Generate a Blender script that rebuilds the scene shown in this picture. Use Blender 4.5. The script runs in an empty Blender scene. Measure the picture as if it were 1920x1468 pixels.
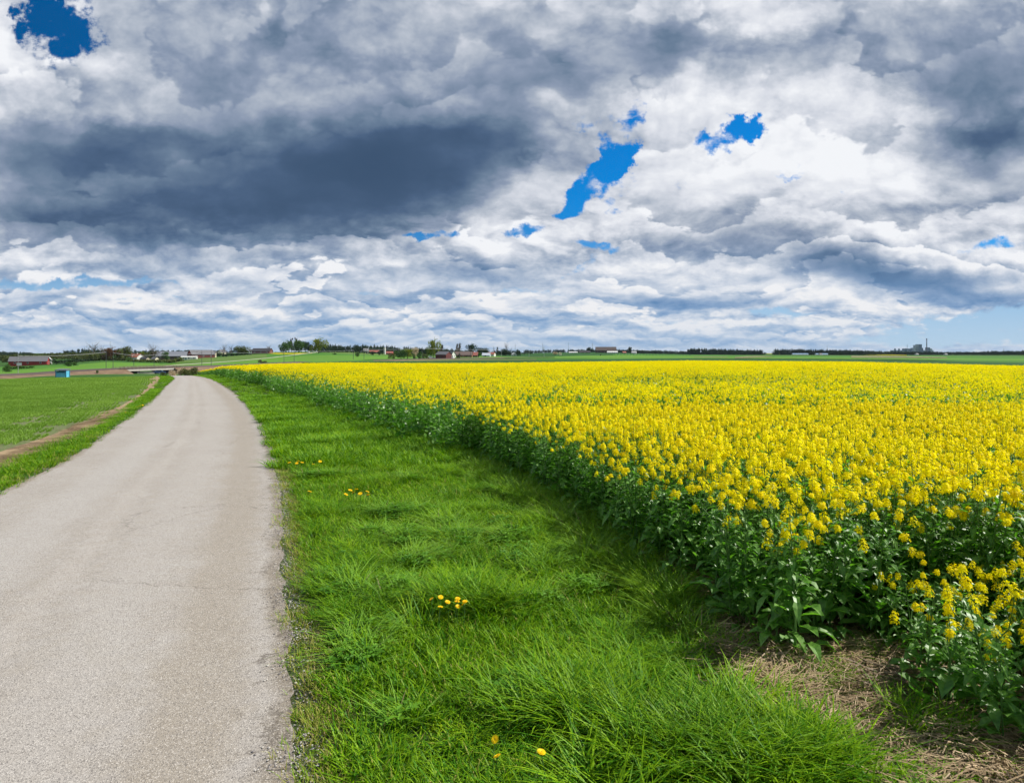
import bpy, math, random
import numpy as np
from mathutils import Vector, Matrix, noise as mnoise

R = math.radians
sc = bpy.context.scene
COL = sc.collection
rng = np.random.default_rng(7)
random.seed(7)

# ------------------------------------------------------------------ camera
F, HOR, CAMZ = 1250.0, 662.0, 1.9          # focal length and horizon in photo pixels, eye height in metres
cam_d = bpy.data.cameras.new('camera'); cam = bpy.data.objects.new('camera', cam_d); COL.objects.link(cam)
cam.location = (0, 0, CAMZ); cam.rotation_euler = (R(90), 0, 0)
cam_d.sensor_width = 36; cam_d.lens = F / 1920 * 36
cam_d.shift_y = -(734 - HOR) / 1920
cam_d.clip_start = 0.05; cam_d.clip_end = 40000
sc.camera = cam

# ------------------------------------------------------------------ light
SUN_AZ, SUN_EL = 78.0, 47.0                 # azimuth to the right of the view, elevation
sd = Vector((math.sin(R(SUN_AZ)) * math.cos(R(SUN_EL)), math.cos(R(SUN_AZ)) * math.cos(R(SUN_EL)), math.sin(R(SUN_EL))))
sl = bpy.data.lights.new('sun', 'SUN'); sl.energy = 5.0; sl.angle = R(0.5); sl.color = (1.0, 0.955, 0.88)
so = bpy.data.objects.new('sun', sl); COL.objects.link(so); so.rotation_euler = sd.to_track_quat('Z', 'Y').to_euler()
sc.view_settings.view_transform = 'Standard'; sc.view_settings.look = 'None'
EXPO = 0.30
sc.view_settings.exposure = EXPO; sc.view_settings.gamma = 1.0


sc.cycles.max_bounces = 6; sc.cycles.diffuse_bounces = 4; sc.cycles.glossy_bounces = 2; sc.cycles.transmission_bounces = 3; sc.cycles.volume_bounces = 0
sc.cycles.use_adaptive_sampling = True; sc.cycles.adaptive_threshold = 0.02


# ------------------------------------------------------------------ node helpers
class NT:
    def __init__(s, tree): s.t = tree; s.n = tree.nodes; s.l = tree.links
    def node(s, typ, **kw):
        n = s.n.new(typ)
        for k, v in kw.items(): setattr(n, k, v)
        return n
    def put(s, sock, v):
        if isinstance(v, bpy.types.NodeSocket): s.l.new(v, sock)
        elif v is not None: sock.default_value = v
    def m(s, op, a, b=None, c=None, clamp=False):
        n = s.node('ShaderNodeMath', operation=op, use_clamp=clamp)
        for i, v in enumerate((a, b, c)):
            if v is not None: s.put(n.inputs[i], v)
        return n.outputs[0]
    def v(s, op, a, b=None, sc_=None):
        n = s.node('ShaderNodeVectorMath', operation=op)
        s.put(n.inputs[0], a)
        if b is not None: s.put(n.inputs[1], b)
        if sc_ is not None: s.put(n.inputs['Scale'], sc_)
        return n.outputs['Value'] if op in ('DOT_PRODUCT', 'LENGTH') else n.outputs[0]
    def noise(s, vec, scale, detail=4, rough=0.5, dist=0.0, lac=2.0, dims='3D'):
        n = s.node('ShaderNodeTexNoise', noise_dimensions=dims); s.put(n.inputs['Vector'], vec)
        n.inputs['Scale'].default_value = scale; n.inputs['Detail'].default_value = detail
        n.inputs['Roughness'].default_value = rough; n.inputs['Distortion'].default_value = dist
        n.inputs['Lacunarity'].default_value = lac
        return n.outputs['Fac']
    def mixc(s, f, a, b, blend='MIX'):
        n = s.node('ShaderNodeMix', data_type='RGBA', blend_type=blend); n.clamp_factor = True
        s.put(n.inputs[0], f)
        s.put(n.inputs[6], a if isinstance(a, bpy.types.NodeSocket) else (*a[:3], 1))
        s.put(n.inputs[7], b if isinstance(b, bpy.types.NodeSocket) else (*b[:3], 1))
        return n.outputs[2]
    def ramp(s, f, stops, interp='LINEAR'):
        n = s.node('ShaderNodeValToRGB'); s.put(n.inputs[0], f); cr = n.color_ramp; cr.interpolation = interp
        while len(cr.elements) < len(stops): cr.elements.new(0.5)
        for e, (p, c) in zip(cr.elements, stops): e.position = p; e.color = (*c[:3], 1)
        return n.outputs[0]
    def rng(s, f, a, b, c=0.0, d=1.0, smooth=False):
        n = s.node('ShaderNodeMapRange'); n.interpolation_type = 'SMOOTHSTEP' if smooth else 'LINEAR'
        s.put(n.inputs[0], f)
        for i, v in enumerate((a, b, c, d)): n.inputs[1 + i].default_value = v
        return n.outputs[0]
    def comb(s, x, y, z):
        n = s.node('ShaderNodeCombineXYZ')
        for i, v in enumerate((x, y, z)): s.put(n.inputs[i], v)
        return n.outputs[0]
    def sep(s, v):
        n = s.node('ShaderNodeSeparateXYZ'); s.put(n.inputs[0], v); return n.outputs


def srgb(r, g, b):
    return tuple(((c / 255 + 0.055) / 1.055) ** 2.4 if c > 10 else c / 255 / 12.92 for c in (r, g, b))


# ------------------------------------------------------------------ sky: Nishita blue with a procedural cloud deck
world = bpy.data.worlds.new('World'); sc.world = world; world.use_nodes = True
world.cycles.sampling_method = 'NONE'
w = NT(world.node_tree); w.n.clear()
bg = w.node('ShaderNodeBackground'); bg.inputs['Strength'].default_value = 0.1
wo = w.node('ShaderNodeOutputWorld'); w.l.new(bg.outputs[0], wo.inputs[0])
sky = w.node('ShaderNodeTexSky', sky_type='NISHITA'); sky.sun_disc = False
sky.sun_elevation = R(SUN_EL); sky.sun_rotation = R(SUN_AZ)
sky.air_density = 1.0; sky.dust_density = 0.4; sky.ozone_density = 2.5
geo = w.node('ShaderNodeTexCoord')
D = w.v('NORMALIZE', geo.outputs['Generated'])


def px(x, y): return ((x - 960) / F, (HOR - y) / F)


def cloud_plane(Dv):          # where a direction meets the flat cloud deck
    o = w.sep(Dv)
    inv = w.m('DIVIDE', 1.0, w.m('ADD', w.m('MAXIMUM', o[2], 0.0), 0.055))
    return w.comb(w.m('MULTIPLY', o[0], inv), w.m('MULTIPLY', o[1], inv), w.m('MULTIPLY', inv, 0.11)), o


P, Do = cloud_plane(D)
ay = w.m('MAXIMUM', w.m('ABSOLUTE', Do[1]), 0.12)
u = w.m('DIVIDE', Do[0], ay); v = w.m('DIVIDE', Do[2], ay)
UV0 = w.comb(u, v, 0.0)


def colnoise(vec, scale, detail, rough):
    n = w.node('ShaderNodeTexNoise', noise_dimensions='2D'); w.put(n.inputs['Vector'], vec)
    n.inputs['Scale'].default_value = scale; n.inputs['Detail'].default_value = detail; n.inputs['Roughness'].default_value = rough
    return w.v('SUBTRACT', n.outputs['Color'], (0.5, 0.5, 0.5))


# cloud shapes shrink and flatten towards the horizon: three bands of the deck, blended by elevation
wA = w.rng(v, 0.15, 0.33, 0.0, 1.0, True); wC = w.rng(v, 0.045, 0.15, 1.0, 0.0, True)
wB = w.m('SUBTRACT', w.m('SUBTRACT', 1.0, wA), wC)
dsc = w.m('MINIMUM', w.m('ADD', w.m('MAXIMUM', v, 0.0), 0.07), 0.5)


def bands(vec, sA, sB, sC, det, rough):
    acc = None
    for wt, (sx_, sy_) in ((wA, sA), (wB, sB), (wC, sC)):
        n = w.noise(w.v('MULTIPLY', vec, (sx_, sy_, 1.0)), 1.0, det, rough, dims='2D')
        acc = w.m('MULTIPLY_ADD', n, wt, acc if acc is not None else 0.0)
    return acc


wv = w.v('ADD', w.v('SCALE', colnoise(w.v('MULTIPLY', UV0, (1.0, 1.6, 1.0)), 3.6, 3, 0.5), sc_=0.40), w.v('SCALE', colnoise(w.v('MULTIPLY', UV0, (1.0, 1.8, 1.0)), 17.0, 5, 0.6), sc_=0.14))
UV = w.v('MULTIPLY', w.v('ADD', UV0, w.v('SCALE', w.v('MULTIPLY', wv, (1.0, 0.65, 0.0)), sc_=dsc)), (1, 1, 0))
wh = w.v('ADD', w.v('SCALE', colnoise(UV0, 9.0, 3, 0.5), sc_=0.26), w.v('SCALE', colnoise(UV0, 42.0, 5, 0.6), sc_=0.14))
UVH = w.v('MULTIPLY', w.v('ADD', UV0, w.v('SCALE', w.v('MULTIPLY', wh, (1.0, 0.7, 0.0)), sc_=dsc)), (1, 1, 0))


def blobs(lst, vec):
    acc = None
    for (x, y, rx, ry, ang, amp) in lst:
        mp = w.node('ShaderNodeMapping', vector_type='TEXTURE'); w.put(mp.inputs['Vector'], vec)
        cu, cv = px(x, y)
        mp.inputs['Location'].default_value = (cu, cv, 0)
        mp.inputs['Rotation'].default_value = (0, 0, R(ang))
        mp.inputs['Scale'].default_value = (rx / F, ry / F, 1)
        g = w.node('ShaderNodeTexGradient', gradient_type='SPHERICAL'); w.l.new(mp.outputs[0], g.inputs[0])
        s_ = w.m('SMOOTH_MIN', g.outputs['Fac'], 0.6, 0.3)
        acc = w.m('MULTIPLY_ADD', s_, amp, acc if acc is not None else 0.0)
    return acc


# (x, y, half width, half height, tilt, amount) in the direction coordinates of the sky
LUM = [
    # big dark cloud
    (440, 310, 760, 250, 0, -.40), (560, 375, 420, 110, 5, -.16), (820, 280, 380, 170, 20, -.22), (150, 330, 380, 160, 0, -.18),
    (430, 420, 300, 75, 0, -.20), (1010, 220, 260, 130, 20, -.24), (700, 340, 300, 100, 15, -.16), (120, 430, 300, 70, -8, -.26),
    (60, 270, 260, 110, 0, -.22), (640, 270, 260, 100, 0, -.12),
    (480, 240, 560, 130, 0, -.14), (620, 340, 420, 130, 8, -.12),
    # upper greys
    (360, 70, 360, 160, 0, -.40), (780, 80, 380, 190, 0, -.32), (1100, 60, 330, 130, 0, -.34), (1200, 95, 160, 70, 35, -.30),
    (1640, 60, 460, 140, 0, -.30), (960, 170, 200, 120, 0, -.12), (1820, 90, 280, 130, 0, -.22), (1440, 110, 170, 60, 10, -.15),
    # right dark mass
    (1850, 220, 230, 150, -15, -.52), (1900, 300, 170, 110, 0, -.30), (1730, 250, 160, 60, -8, -.14),
    # lower right slate bands
    (1500, 470, 330, 60, -12, -.36), (1660, 525, 230, 42, -6, -.46), (1300, 430, 210, 60, 0, -.22), (1820, 430, 200, 60, 0, -.18),
    (1860, 550, 180, 45, -4, -.34), (1290, 565, 190, 34, -2, -.36), (880, 510, 190, 34, 2, -.36), (1080, 475, 130, 36, 15, -.16),
    (1500, 590, 150, 18, 0, -.26), (1050, 600, 260, 16, 0, -.20), (1330, 300, 180, 30, 0, -.06), (1650, 390, 190, 50, -10, -.12),
    (760, 470, 90, 26, 0, -.12), (250, 500, 260, 24, 0, -.20), (90, 590, 190, 20, 0, -.28), (340, 600, 240, 20, 0, -.32),
    (130, 630, 300, 16, 0, -.34), (620, 560, 260, 22, 0, -.20), (700, 620, 380, 16, 0, -.26), (1150, 640, 420, 12, 0, -.30), (420, 640, 300, 12, 0, -.28),
    # bright parts
    (140, 160, 240, 80, -8, .22), (20, 90, 90, 130, 0, .20), (560, 150, 170, 40, -5, .14), (830, 165, 140, 50, 0, .22), (250, 205, 200, 40, 0, .03),
    (1400, 20, 130, 60, 0, .30), (1440, 45, 90, 40, 0, .20), (1170, 190, 190, 90, 0, .16), (1000, 260, 130, 80, 30, .10), (1620, 200, 150, 60, 0, .18),
    (1300, 360, 260, 90, 0, .16), (1450, 300, 240, 70, 0, .16), (1640, 330, 170, 70, -10, .14), (960, 380, 170, 60, 30, .12),
    (850, 450, 260, 36, 8, .14), (1800, 480, 180, 28, -5, .12), (1550, 550, 0.1, 0.1, 0, 0), (60, 470, 160, 36, 0, .08),
    (1130, 560, 200, 18, 0, .10), (1050, 575, 180, 20, 0, .12), (1650, 600, 260, 18, 0, .10), (500, 590, 130, 14, 0, .08),
]
HARD = [(420, 330, 700, 190, 0, .6), (400, 410, 480, 90, 0, .4), (760, 330, 360, 120, 18, .5), (1870, 230, 190, 130, -15, .5), (1570, 500, 260, 42, -10, .4),
        (890, 510, 150, 26, 2, .4), (1290, 570, 130, 22, -2, .3), (1850, 560, 130, 30, -4, .3), (1180, 90, 170, 60, 30, .3)]
HOLE = [
    (95, 50, 105, 85, -15, 1.35), (40, 10, 60, 50, 0, .6), (1108, 342, 124, 46, 40, 1.15), (1150, 288, 60, 56, 70, .95), (1050, 380, 60, 28, 30, .7),
    (1370, 262, 96, 40, 14, 1.1), (1400, 252, 50, 24, 10, .4), (1090, 228, 60, 30, 0, .55), (1180, 215, 60, 40, 30, .5), (1165, 350, 40, 60, 0, .3),
    (972, 434, 62, 17, 10, .85), (810, 443, 85, 14, 3, .95), (1110, 462, 85, 17, -15, .95), (1880, 460, 120, 20, 5, .72), (1190, 240, 40, 26, 0, .25),
    (120, 532, 330, 16, 1, 1.0), (300, 560, 160, 9, 0, .5), (700, 548, 120, 8, 0, .5), (1090, 500, 60, 16, 30, .45), (1275, 335, 60, 12, 0, .45), (1560, 362, 90, 12, 0, .5), (1480, 322, 60, 10, 0, .4), (640, 660, 0.1, 0.1, 0, 0),
    (1450, 585, 110, 18, 0, 1.0), (1000, 545, 120, 10, 0, .6), (1240, 600, 120, 8, 0, .6), (1850, 622, 330, 50, 0, 1.25), (1920, 590, 170, 40, 0, .7), (1650, 640, 200, 20, 0, .5), (1160, 395, 30, 12, 0, .4),
]
LBASE, DSLOPE, BANK = 0.84, 1.0, 0.52
L0 = blobs(LUM, UV)
H0 = blobs([(x, y, rx * .88, ry * .88, a_, m_ + (.12 if rx < 70 else 0)) for x, y, rx, ry, a_, m_ in HOLE], UVH)


# cloud relief: height field of the deck sampled here and a little towards the sun
UVR = w.v('ADD', UV0, w.v('SCALE', wv, sc_=0.10))


def relief(vec): return bands(vec, (4.2, 6.0), (8.0, 17.0), (9.0, 34.0), 6, 0.58)


off = w.comb(w.m('MULTIPLY', dsc, 0.045), w.m('MULTIPLY', dsc, 0.06), 0.0)
ra = relief(UVR); rb = relief(w.v('ADD', UVR, off))
slope = w.m('SUBTRACT', ra, rb)
fine = bands(UVR, (26, 34), (40, 80), (60, 190), 5, 0.6)
Lb = w.m('SUBTRACT', w.m('ADD', L0, LBASE), w.m('MULTIPLY', w.rng(v, 0.55, 0.95, 0.0, 1.0, True), 0.42))     # unseen deck overhead greyed to weaken the ambient light and deepen shadows
thin = w.rng(Lb, 0.18, 0.72, 0.12, 1.0)
d1 = w.m('MULTIPLY', slope, w.m('MULTIPLY', thin, DSLOPE))
d2 = w.m('MULTIPLY', w.m('SUBTRACT', ra, 0.5), w.m('ADD', w.m('MULTIPLY', thin, 0.25), w.m('MULTIPLY', wC, 0.45)))
d3 = w.m('MULTIPLY', w.m('SUBTRACT', fine, 0.5), w.m('MULTIPLY', thin, 0.09))
puff = w.m('ABSOLUTE', w.m('SUBTRACT', bands(w.v('ADD', UV0, w.v('SCALE', wv, sc_=0.06)), (11, 15), (17, 34), (22, 66), 4, 0.5), 0.5))     # rounded heads with creases between
d4 = w.m('MULTIPLY', w.m('SUBTRACT', puff, 0.10), w.m('MULTIPLY', thin, w.m('SUBTRACT', 0.85, w.m('MULTIPLY', wC, .3))))
# stacked banks: each has a bright rounded top edge standing before the grey base of the one behind
bn = bands(w.v('ADD', UV0, (3.7, 1.3, 0.0)), (2.4, 3.2), (4.2, 7.5), (6.5, 17.0), 3, 0.5)
bs = w.m('ADD', w.m('MULTIPLY', w.m('LOGARITHM', dsc, 2.718), 3.3), w.m('SUBTRACT', w.m('MULTIPLY', bn, 4.2), w.m('MULTIPLY', puff, 1.5)))
bf = w.m('FRACT', bs)
bfe = w.m('MULTIPLY', bf, w.rng(bf, 0.86, 1.0, 1.0, 0.0, True))
bamp = w.rng(w.noise(w.v('MULTIPLY', UV0, (1.0, 2.0, 1.0)), 5.0, 2, 0.5, dims='2D'), 0.36, 0.6, 0.15, 1.0, True)
d6 = w.m('MULTIPLY', w.m('SUBTRACT', w.m('POWER', bfe, 1.4), 0.36), w.m('MULTIPLY', w.m('MULTIPLY', bamp, w.rng(Lb, 0.28, 0.88, 0.05, 1.0)), w.m('SUBTRACT', BANK, w.m('ADD', w.m('MULTIPLY', wA, 0.24), w.m('MULTIPLY', wC, 0.16)))))
# crisp-edged bases of the heaviest clouds
mass = w.m('MULTIPLY_ADD', w.m('SUBTRACT', ra, 0.5), 0.35, blobs(HARD, UV))
d5 = w.m('MULTIPLY', w.rng(mass, 0.10, 0.34, 0.0, 1.0, True), -0.20)
Lt = w.m('SMOOTH_MAX', w.m('ADD', w.m('ADD', w.m('ADD', w.m('ADD', Lb, d6), d5), d1), w.m('ADD', w.m('ADD', d2, d4), d3)), 0.04, 0.25)
k = 10.0 / 2 ** EXPO


def c10(r, g, b): return tuple(k * c for c in srgb(r, g, b))


cmap = w.node('ShaderNodeValToRGB'); w.put(cmap.inputs[0], Lt)
stops = [(0.0, (50, 74, 102)), (0.14, (76, 99, 130)), (0.30, (106, 127, 152)), (0.46, (140, 154, 177)), (0.62, (178, 187, 201)), (0.80, (217, 221, 230)), (1.0, (244, 246, 250))]
while len(cmap.color_ramp.elements) < len(stops): cmap.color_ramp.elements.new(.5)
for e, (p_, c_) in zip(cmap.color_ramp.elements, stops): e.position = p_; e.color = (*srgb(*c_), 1)
cl_hi = w.v('SCALE', cmap.outputs[0], sc_=k)
cmap2 = w.node('ShaderNodeValToRGB'); w.put(cmap2.inputs[0], Lt)
stops2 = [(0.0, (72, 116, 164)), (0.30, (98, 142, 190)), (0.52, (136, 168, 206)), (0.70, (178, 196, 219)), (0.85, (212, 220, 232)), (1.0, (240, 240, 242))]
while len(cmap2.color_ramp.elements) < len(stops2): cmap2.color_ramp.elements.new(.5)
for e, (p_, c_) in zip(cmap2.color_ramp.elements, stops2): e.position = p_; e.color = (*srgb(*c_), 1)
cl_lo = w.v('SCALE', cmap2.outputs[0], sc_=k)
cloudc = w.mixc(w.rng(v, 0.02, 0.20, 1.0, 0.0, True), cl_hi, cl_lo)
cloudc = w.mixc(w.rng(v, 0.0, 0.07, 0.45, 0.0, True), cloudc, c10(170, 195, 222))
# blue seen through the gaps
blue = w.v('MULTIPLY', sky.outputs[0], (0.015, 0.54, 1.0))
paleb = w.v('SCALE', w.ramp(v, [(0.0, srgb(186, 212, 232)), (0.09, srgb(150, 192, 228)), (0.2, srgb(60, 140, 215))]), sc_=k)
blue = w.v('SCALE', blue, sc_=w.rng(w.v('DOT_PRODUCT', D, tuple(sd)), -0.15, 0.35, 0.45, 1.0))
bluec = w.mixc(w.rng(v, 0.05, 0.26, 1.0, 0.0, True), blue, paleb)
hn = w.noise(w.v('MULTIPLY', UV0, (1.0, 1.5, 1.0)), 30.0, 6, 0.6, dims='2D')
Hs = w.m('ADD', w.m('SUBTRACT', H0, w.m('MULTIPLY', w.m('SUBTRACT', puff, 0.10), 1.0)), w.m('MULTIPLY', w.m('SUBTRACT', hn, 0.5), 0.8))
hm = w.m('POWER', w.rng(Hs, 0.27, 0.66, 0.0, 1.0, True), 1.1)
final = w.mixc(hm, cloudc, bluec)
below = w.rng(Do[2], -0.02, 0.0, 0.0, 1.0)
final = w.mixc(below, c10(150, 170, 190), final)
w.put(bg.inputs['Color'], final)

# ------------------------------------------------------------------ terrain
XN = np.array([-900, -300, 0, 100, 200, 330, 400, 500, 640, 750, 900, 1100, 1300, 1600, 1920, 2500], float)
CN = np.array([2.1, 2.1, 2.15, 1.88, 1.84, 1.52, 1.50, 0.98, 0.74, 0.84, 0.84, 0.62, 0.46, 0.62, 1.32, 1.35]) * 1e-4
DN = np.array([160, 200, 260, 350, 450, 550, 700, 850, 1000, 1500, 2500, 5000, 16000], float)
FLAT = {200: 690, 260: 684, 350: 678.6, 450: 674.8, 550: 672.4, 700: 670.2, 850: 668.8, 1000: 667.8, 1500: 665.8, 2500: 664.3, 5000: 663.2, 16000: 662.4}
TAB = {
    #        160    200    260    350    450    550   700    850    1000   1500   2500  5000  16000
    0:      [716,   713,   703,   698,   692,   687,  679,   673,   669,   665,   663.5, 663, 662.4],
    100:    [711,   709,   701.5, 695,   689,   684,  677,   672,   668,   664,   663, 662.8, 662.4],
    200:    [710,   706,   701,   691,   685,   680,  674,   670,   667,   664,   663, 662.8, 662.4],
    330:    [709,   707,   703,   694,   687,   681,  674,   669,   666,   663.5, 663, 662.8, 662.4],
    450:    [696,   694,   693,   689,   681.5, 674,  667,   664,   662,   661,   662, 662.6, 662.4],
    550:    [693,   691,   690,   686,   680.6, 672,  664,   659,   657.5, 659,   661.5, 662.5, 662.4],
    640:    [692,   690,   688,   685,   680.8, 673,  665,   660.5, 658.5, 659.5, 661.5, 662.5, 662.4],
    750:    [694,   691,   688.5, 685.5, 682,   677.8, 672,  668,   664.5, 662,   662, 662.6, 662.4],
    900:    [694,   690,   687,   684,   680.5, 677,  671.8, 669,   666.5, 663.5, 662.5, 662.6, 662.4],
    1100:   [692,   686,   682,   678.8, 676,   673.6, 671,  668.6, 665.5, 660.5, 661.5, 662.6, 662.4],
    1300:   [690,   686,   682,   678.4, 675,   672.6, 670.2, 668.8, 667.6, 665.0, 663.6, 663, 662.4],
}
allx = sorted(TAB)
ZN = np.zeros((len(XN), len(DN)))
for i, xx in enumerate(XN):
    if xx >= 1400: ys = [712 if xx < 1700 else 708] + [FLAT[d] for d in (200, 260, 350, 450, 550, 700, 850, 1000, 1500, 2500, 5000, 16000)]
    else: ys = [np.interp(xx, allx, [TAB[a][j] for a in allx]) for j in range(len(DN))]
    ZN[i] = [CAMZ - (y - HOR) / F * d for y, d in zip(ys, DN)]
UN = (XN - 960) / F
LDN = np.log(DN)


def terrain(X, Y):
    X = np.asarray(X, float); Y = np.asarray(Y, float)
    r = np.hypot(X, Y)
    Yd = np.maximum(Y, 0.55 * r); Yd = np.maximum(Yd, 0.01)
    uu = np.clip(X / Yd, -1.4, 1.2)
    c = np.interp(uu, UN, CN)
    d = Yd
    near = -c * np.minimum(d, 135) ** 2
    ld = np.log(np.clip(d, 160, 16000))
    ui = np.clip(np.searchsorted(UN, uu) - 1, 0, len(UN) - 2); ut = np.clip((uu - UN[ui]) / (UN[ui + 1] - UN[ui]), 0, 1)
    di = np.clip(np.searchsorted(LDN, ld) - 1, 0, len(LDN) - 2)
    dl = np.exp(ld); dt = np.clip((dl - DN[di]) / (DN[di + 1] - DN[di]), 0, 1)
    ut = ut * ut * (3 - 2 * ut)
    za = ZN[ui, di] * (1 - dt) + ZN[ui, di + 1] * dt
    zb = ZN[ui + 1, di] * (1 - dt) + ZN[ui + 1, di + 1] * dt
    far = za * (1 - ut) + zb * ut
    t = np.clip((d - 125) / 35, 0, 1); t = t * t * (3 - 2 * t)
    return near * (1 - t) + far * t


def G(x, y, y0=150.0, ymax=15000.0):
    """photo pixel -> ground point beyond depth y0 (first hit of the view ray with the terrain)"""
    Y = np.geomspace(y0, ymax, 1500)
    X = (x - 960) / F * Y
    z = CAMZ - (y - HOR) / F * Y
    h = z - terrain(X, Y)
    idx = np.where(h <= 0)[0]
    if len(idx) == 0: i = int(np.argmin(h / Y)); return X[i], Y[i], float(terrain(X[i], Y[i]))
    i = idx[0]
    if i == 0: return X[0], Y[0], float(terrain(X[0], Y[0]))
    t = h[i - 1] / (h[i - 1] - h[i]); Yh = Y[i - 1] + t * (Y[i] - Y[i - 1]); Xh = (x - 960) / F * Yh
    return Xh, Yh, float(terrain(Xh, Yh))


def at(x, Y):
    X = (x - 960) / F * Y
    return X, Y, float(terrain(X, Y))


# ------------------------------------------------------------------ object helpers
def tag(o, label=None, cat=None, group=None, kind=None):
    for k_, v_ in (('label', label), ('category', cat), ('group', group), ('kind', kind)):
        if v_: o[k_] = v_
    return o


class MB:
    def __init__(s): s.v = []; s.f = []; s.m = []
    def add(s, vs, fs, mi=0):
        b = len(s.v); s.v.extend([tuple(p) for p in vs]); s.f.extend([tuple(b + i for i in f) for f in fs]); s.m.extend([mi] * len(fs))
    def box(s, x0, x1, y0, y1, z0, z1, mi=0):
        s.add([(x0, y0, z0), (x1, y0, z0), (x1, y1, z0), (x0, y1, z0), (x0, y0, z1), (x1, y0, z1), (x1, y1, z1), (x0, y1, z1)],
              [(0, 3, 2, 1), (4, 5, 6, 7), (0, 1, 5, 4), (1, 2, 6, 5), (2, 3, 7, 6), (3, 0, 4, 7)], mi)
    def tube(s, pts, rad, n=6, mi=0, cap=True):
        pts = [Vector(p) for p in pts]; rad = rad if hasattr(rad, '__len__') else [rad] * len(pts)
        vs = []; 
        for i, p in enumerate(pts):
            d = (pts[min(i + 1, len(pts) - 1)] - pts[max(i - 1, 0)]).normalized()
            a = d.cross(Vector((0, 0, 1)) if abs(d.z) < .95 else Vector((1, 0, 0))).normalized(); b = d.cross(a)
            for j in range(n):
                t = 2 * math.pi * j / n; vs.append(p + (a * math.cos(t) + b * math.sin(t)) * rad[i])
        fs = [(i * n + j, i * n + (j + 1) % n, (i + 1) * n + (j + 1) % n, (i + 1) * n + j) for i in range(len(pts) - 1) for j in range(n)]
        if cap: fs += [tuple(range(n))[::-1], tuple((len(pts) - 1) * n + j for j in range(n))]
        s.add(vs, fs, mi)
    def prism(s, prof, y0, y1, mi=0):        # profile in XZ extruded along y
        n = len(prof); s.add([(x, y0, z) for x, z in prof] + [(x, y1, z) for x, z in prof],
                             [tuple(range(n)), tuple(range(2 * n - 1, n - 1, -1))] + [(i, n + i, n + (i + 1) % n, (i + 1) % n) for i in range(n)], mi)
    def mesh(s, name, mats):
        me = bpy.data.meshes.new(name); me.from_pydata(s.v, [], s.f)
        for m_ in mats: me.materials.append(m_)
        if len(mats) > 1: me.polygons.foreach_set('material_index', s.m)
        me.update(); return me
    def build(s, name, mats, parent=None, smooth=False):
        if not isinstance(mats, (list, tuple)): mats = [mats]
        me = s.mesh(name, mats)
        if smooth: me.polygons.foreach_set('use_smooth', [True] * len(me.polygons))
        return link(name, me, parent)


def link(name, me, parent=None):
    o = bpy.data.objects.new(name, me); COL.objects.link(o); o.parent = parent; return o


def empty(name, loc, rz=0.0):
    o = bpy.data.objects.new(name, None); COL.objects.link(o); o.location = loc; o.rotation_euler = (0, 0, rz); o.empty_display_size = .3
    return o


def grid_mesh(name, V, nr, nc, mat, wrap=False):
    """V: (nr*nc,3) array"""
    idx = np.arange(nr * nc).reshape(nr, nc)
    if wrap: idx = np.concatenate([idx, idx[:, :1]], axis=1)
    a = idx[:-1, :-1].ravel(); b = idx[:-1, 1:].ravel(); c = idx[1:, 1:].ravel(); d = idx[1:, :-1].ravel()
    Fc = np.stack([a, b, c, d], 1).astype(np.int32)
    me = bpy.data.meshes.new(name)
    me.vertices.add(len(V)); me.vertices.foreach_set('co', V.astype(np.float32).ravel())
    me.loops.add(Fc.size); me.loops.foreach_set('vertex_index', Fc.ravel())
    me.polygons.add(len(Fc)); me.polygons.foreach_set('loop_start', np.arange(0, Fc.size, 4, dtype=np.int32))
    me.polygons.foreach_set('use_smooth', np.ones(len(Fc), bool))
    me.materials.append(mat); me.update(); me.validate()
    return me


# ------------------------------------------------------------------ materials
def material(name):
    m = bpy.data.materials.new(name); m.use_nodes = True; t = NT(m.node_tree)
    return m, t, t.n['Principled BSDF']


def wpos(t): return t.node('ShaderNodeNewGeometry').outputs['Position']


def bump(t, b, h, strength, dist):
    n = t.node('ShaderNodeBump'); n.inputs['Strength'].default_value = strength; n.inputs['Distance'].default_value = dist
    t.put(n.inputs['Height'], h); t.l.new(n.outputs[0], b.inputs['Normal'])


def simple(name, col, rough=0.7, var=0.18, scale=1.5, metal=0.0, coord='obj'):
    m, t, b = material(name)
    tc = t.node('ShaderNodeTexCoord').outputs['Object']
    n1 = t.noise(tc, scale, 6, 0.6)
    c = t.mixc(t.rng(n1, .3, .7), [x * (1 - var) for x in col], [min(1, x * (1 + var)) for x in col])
    t.put(b.inputs['Base Color'], c); b.inputs['Roughness'].default_value = rough; b.inputs['Metallic'].default_value = metal
    return m


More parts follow.
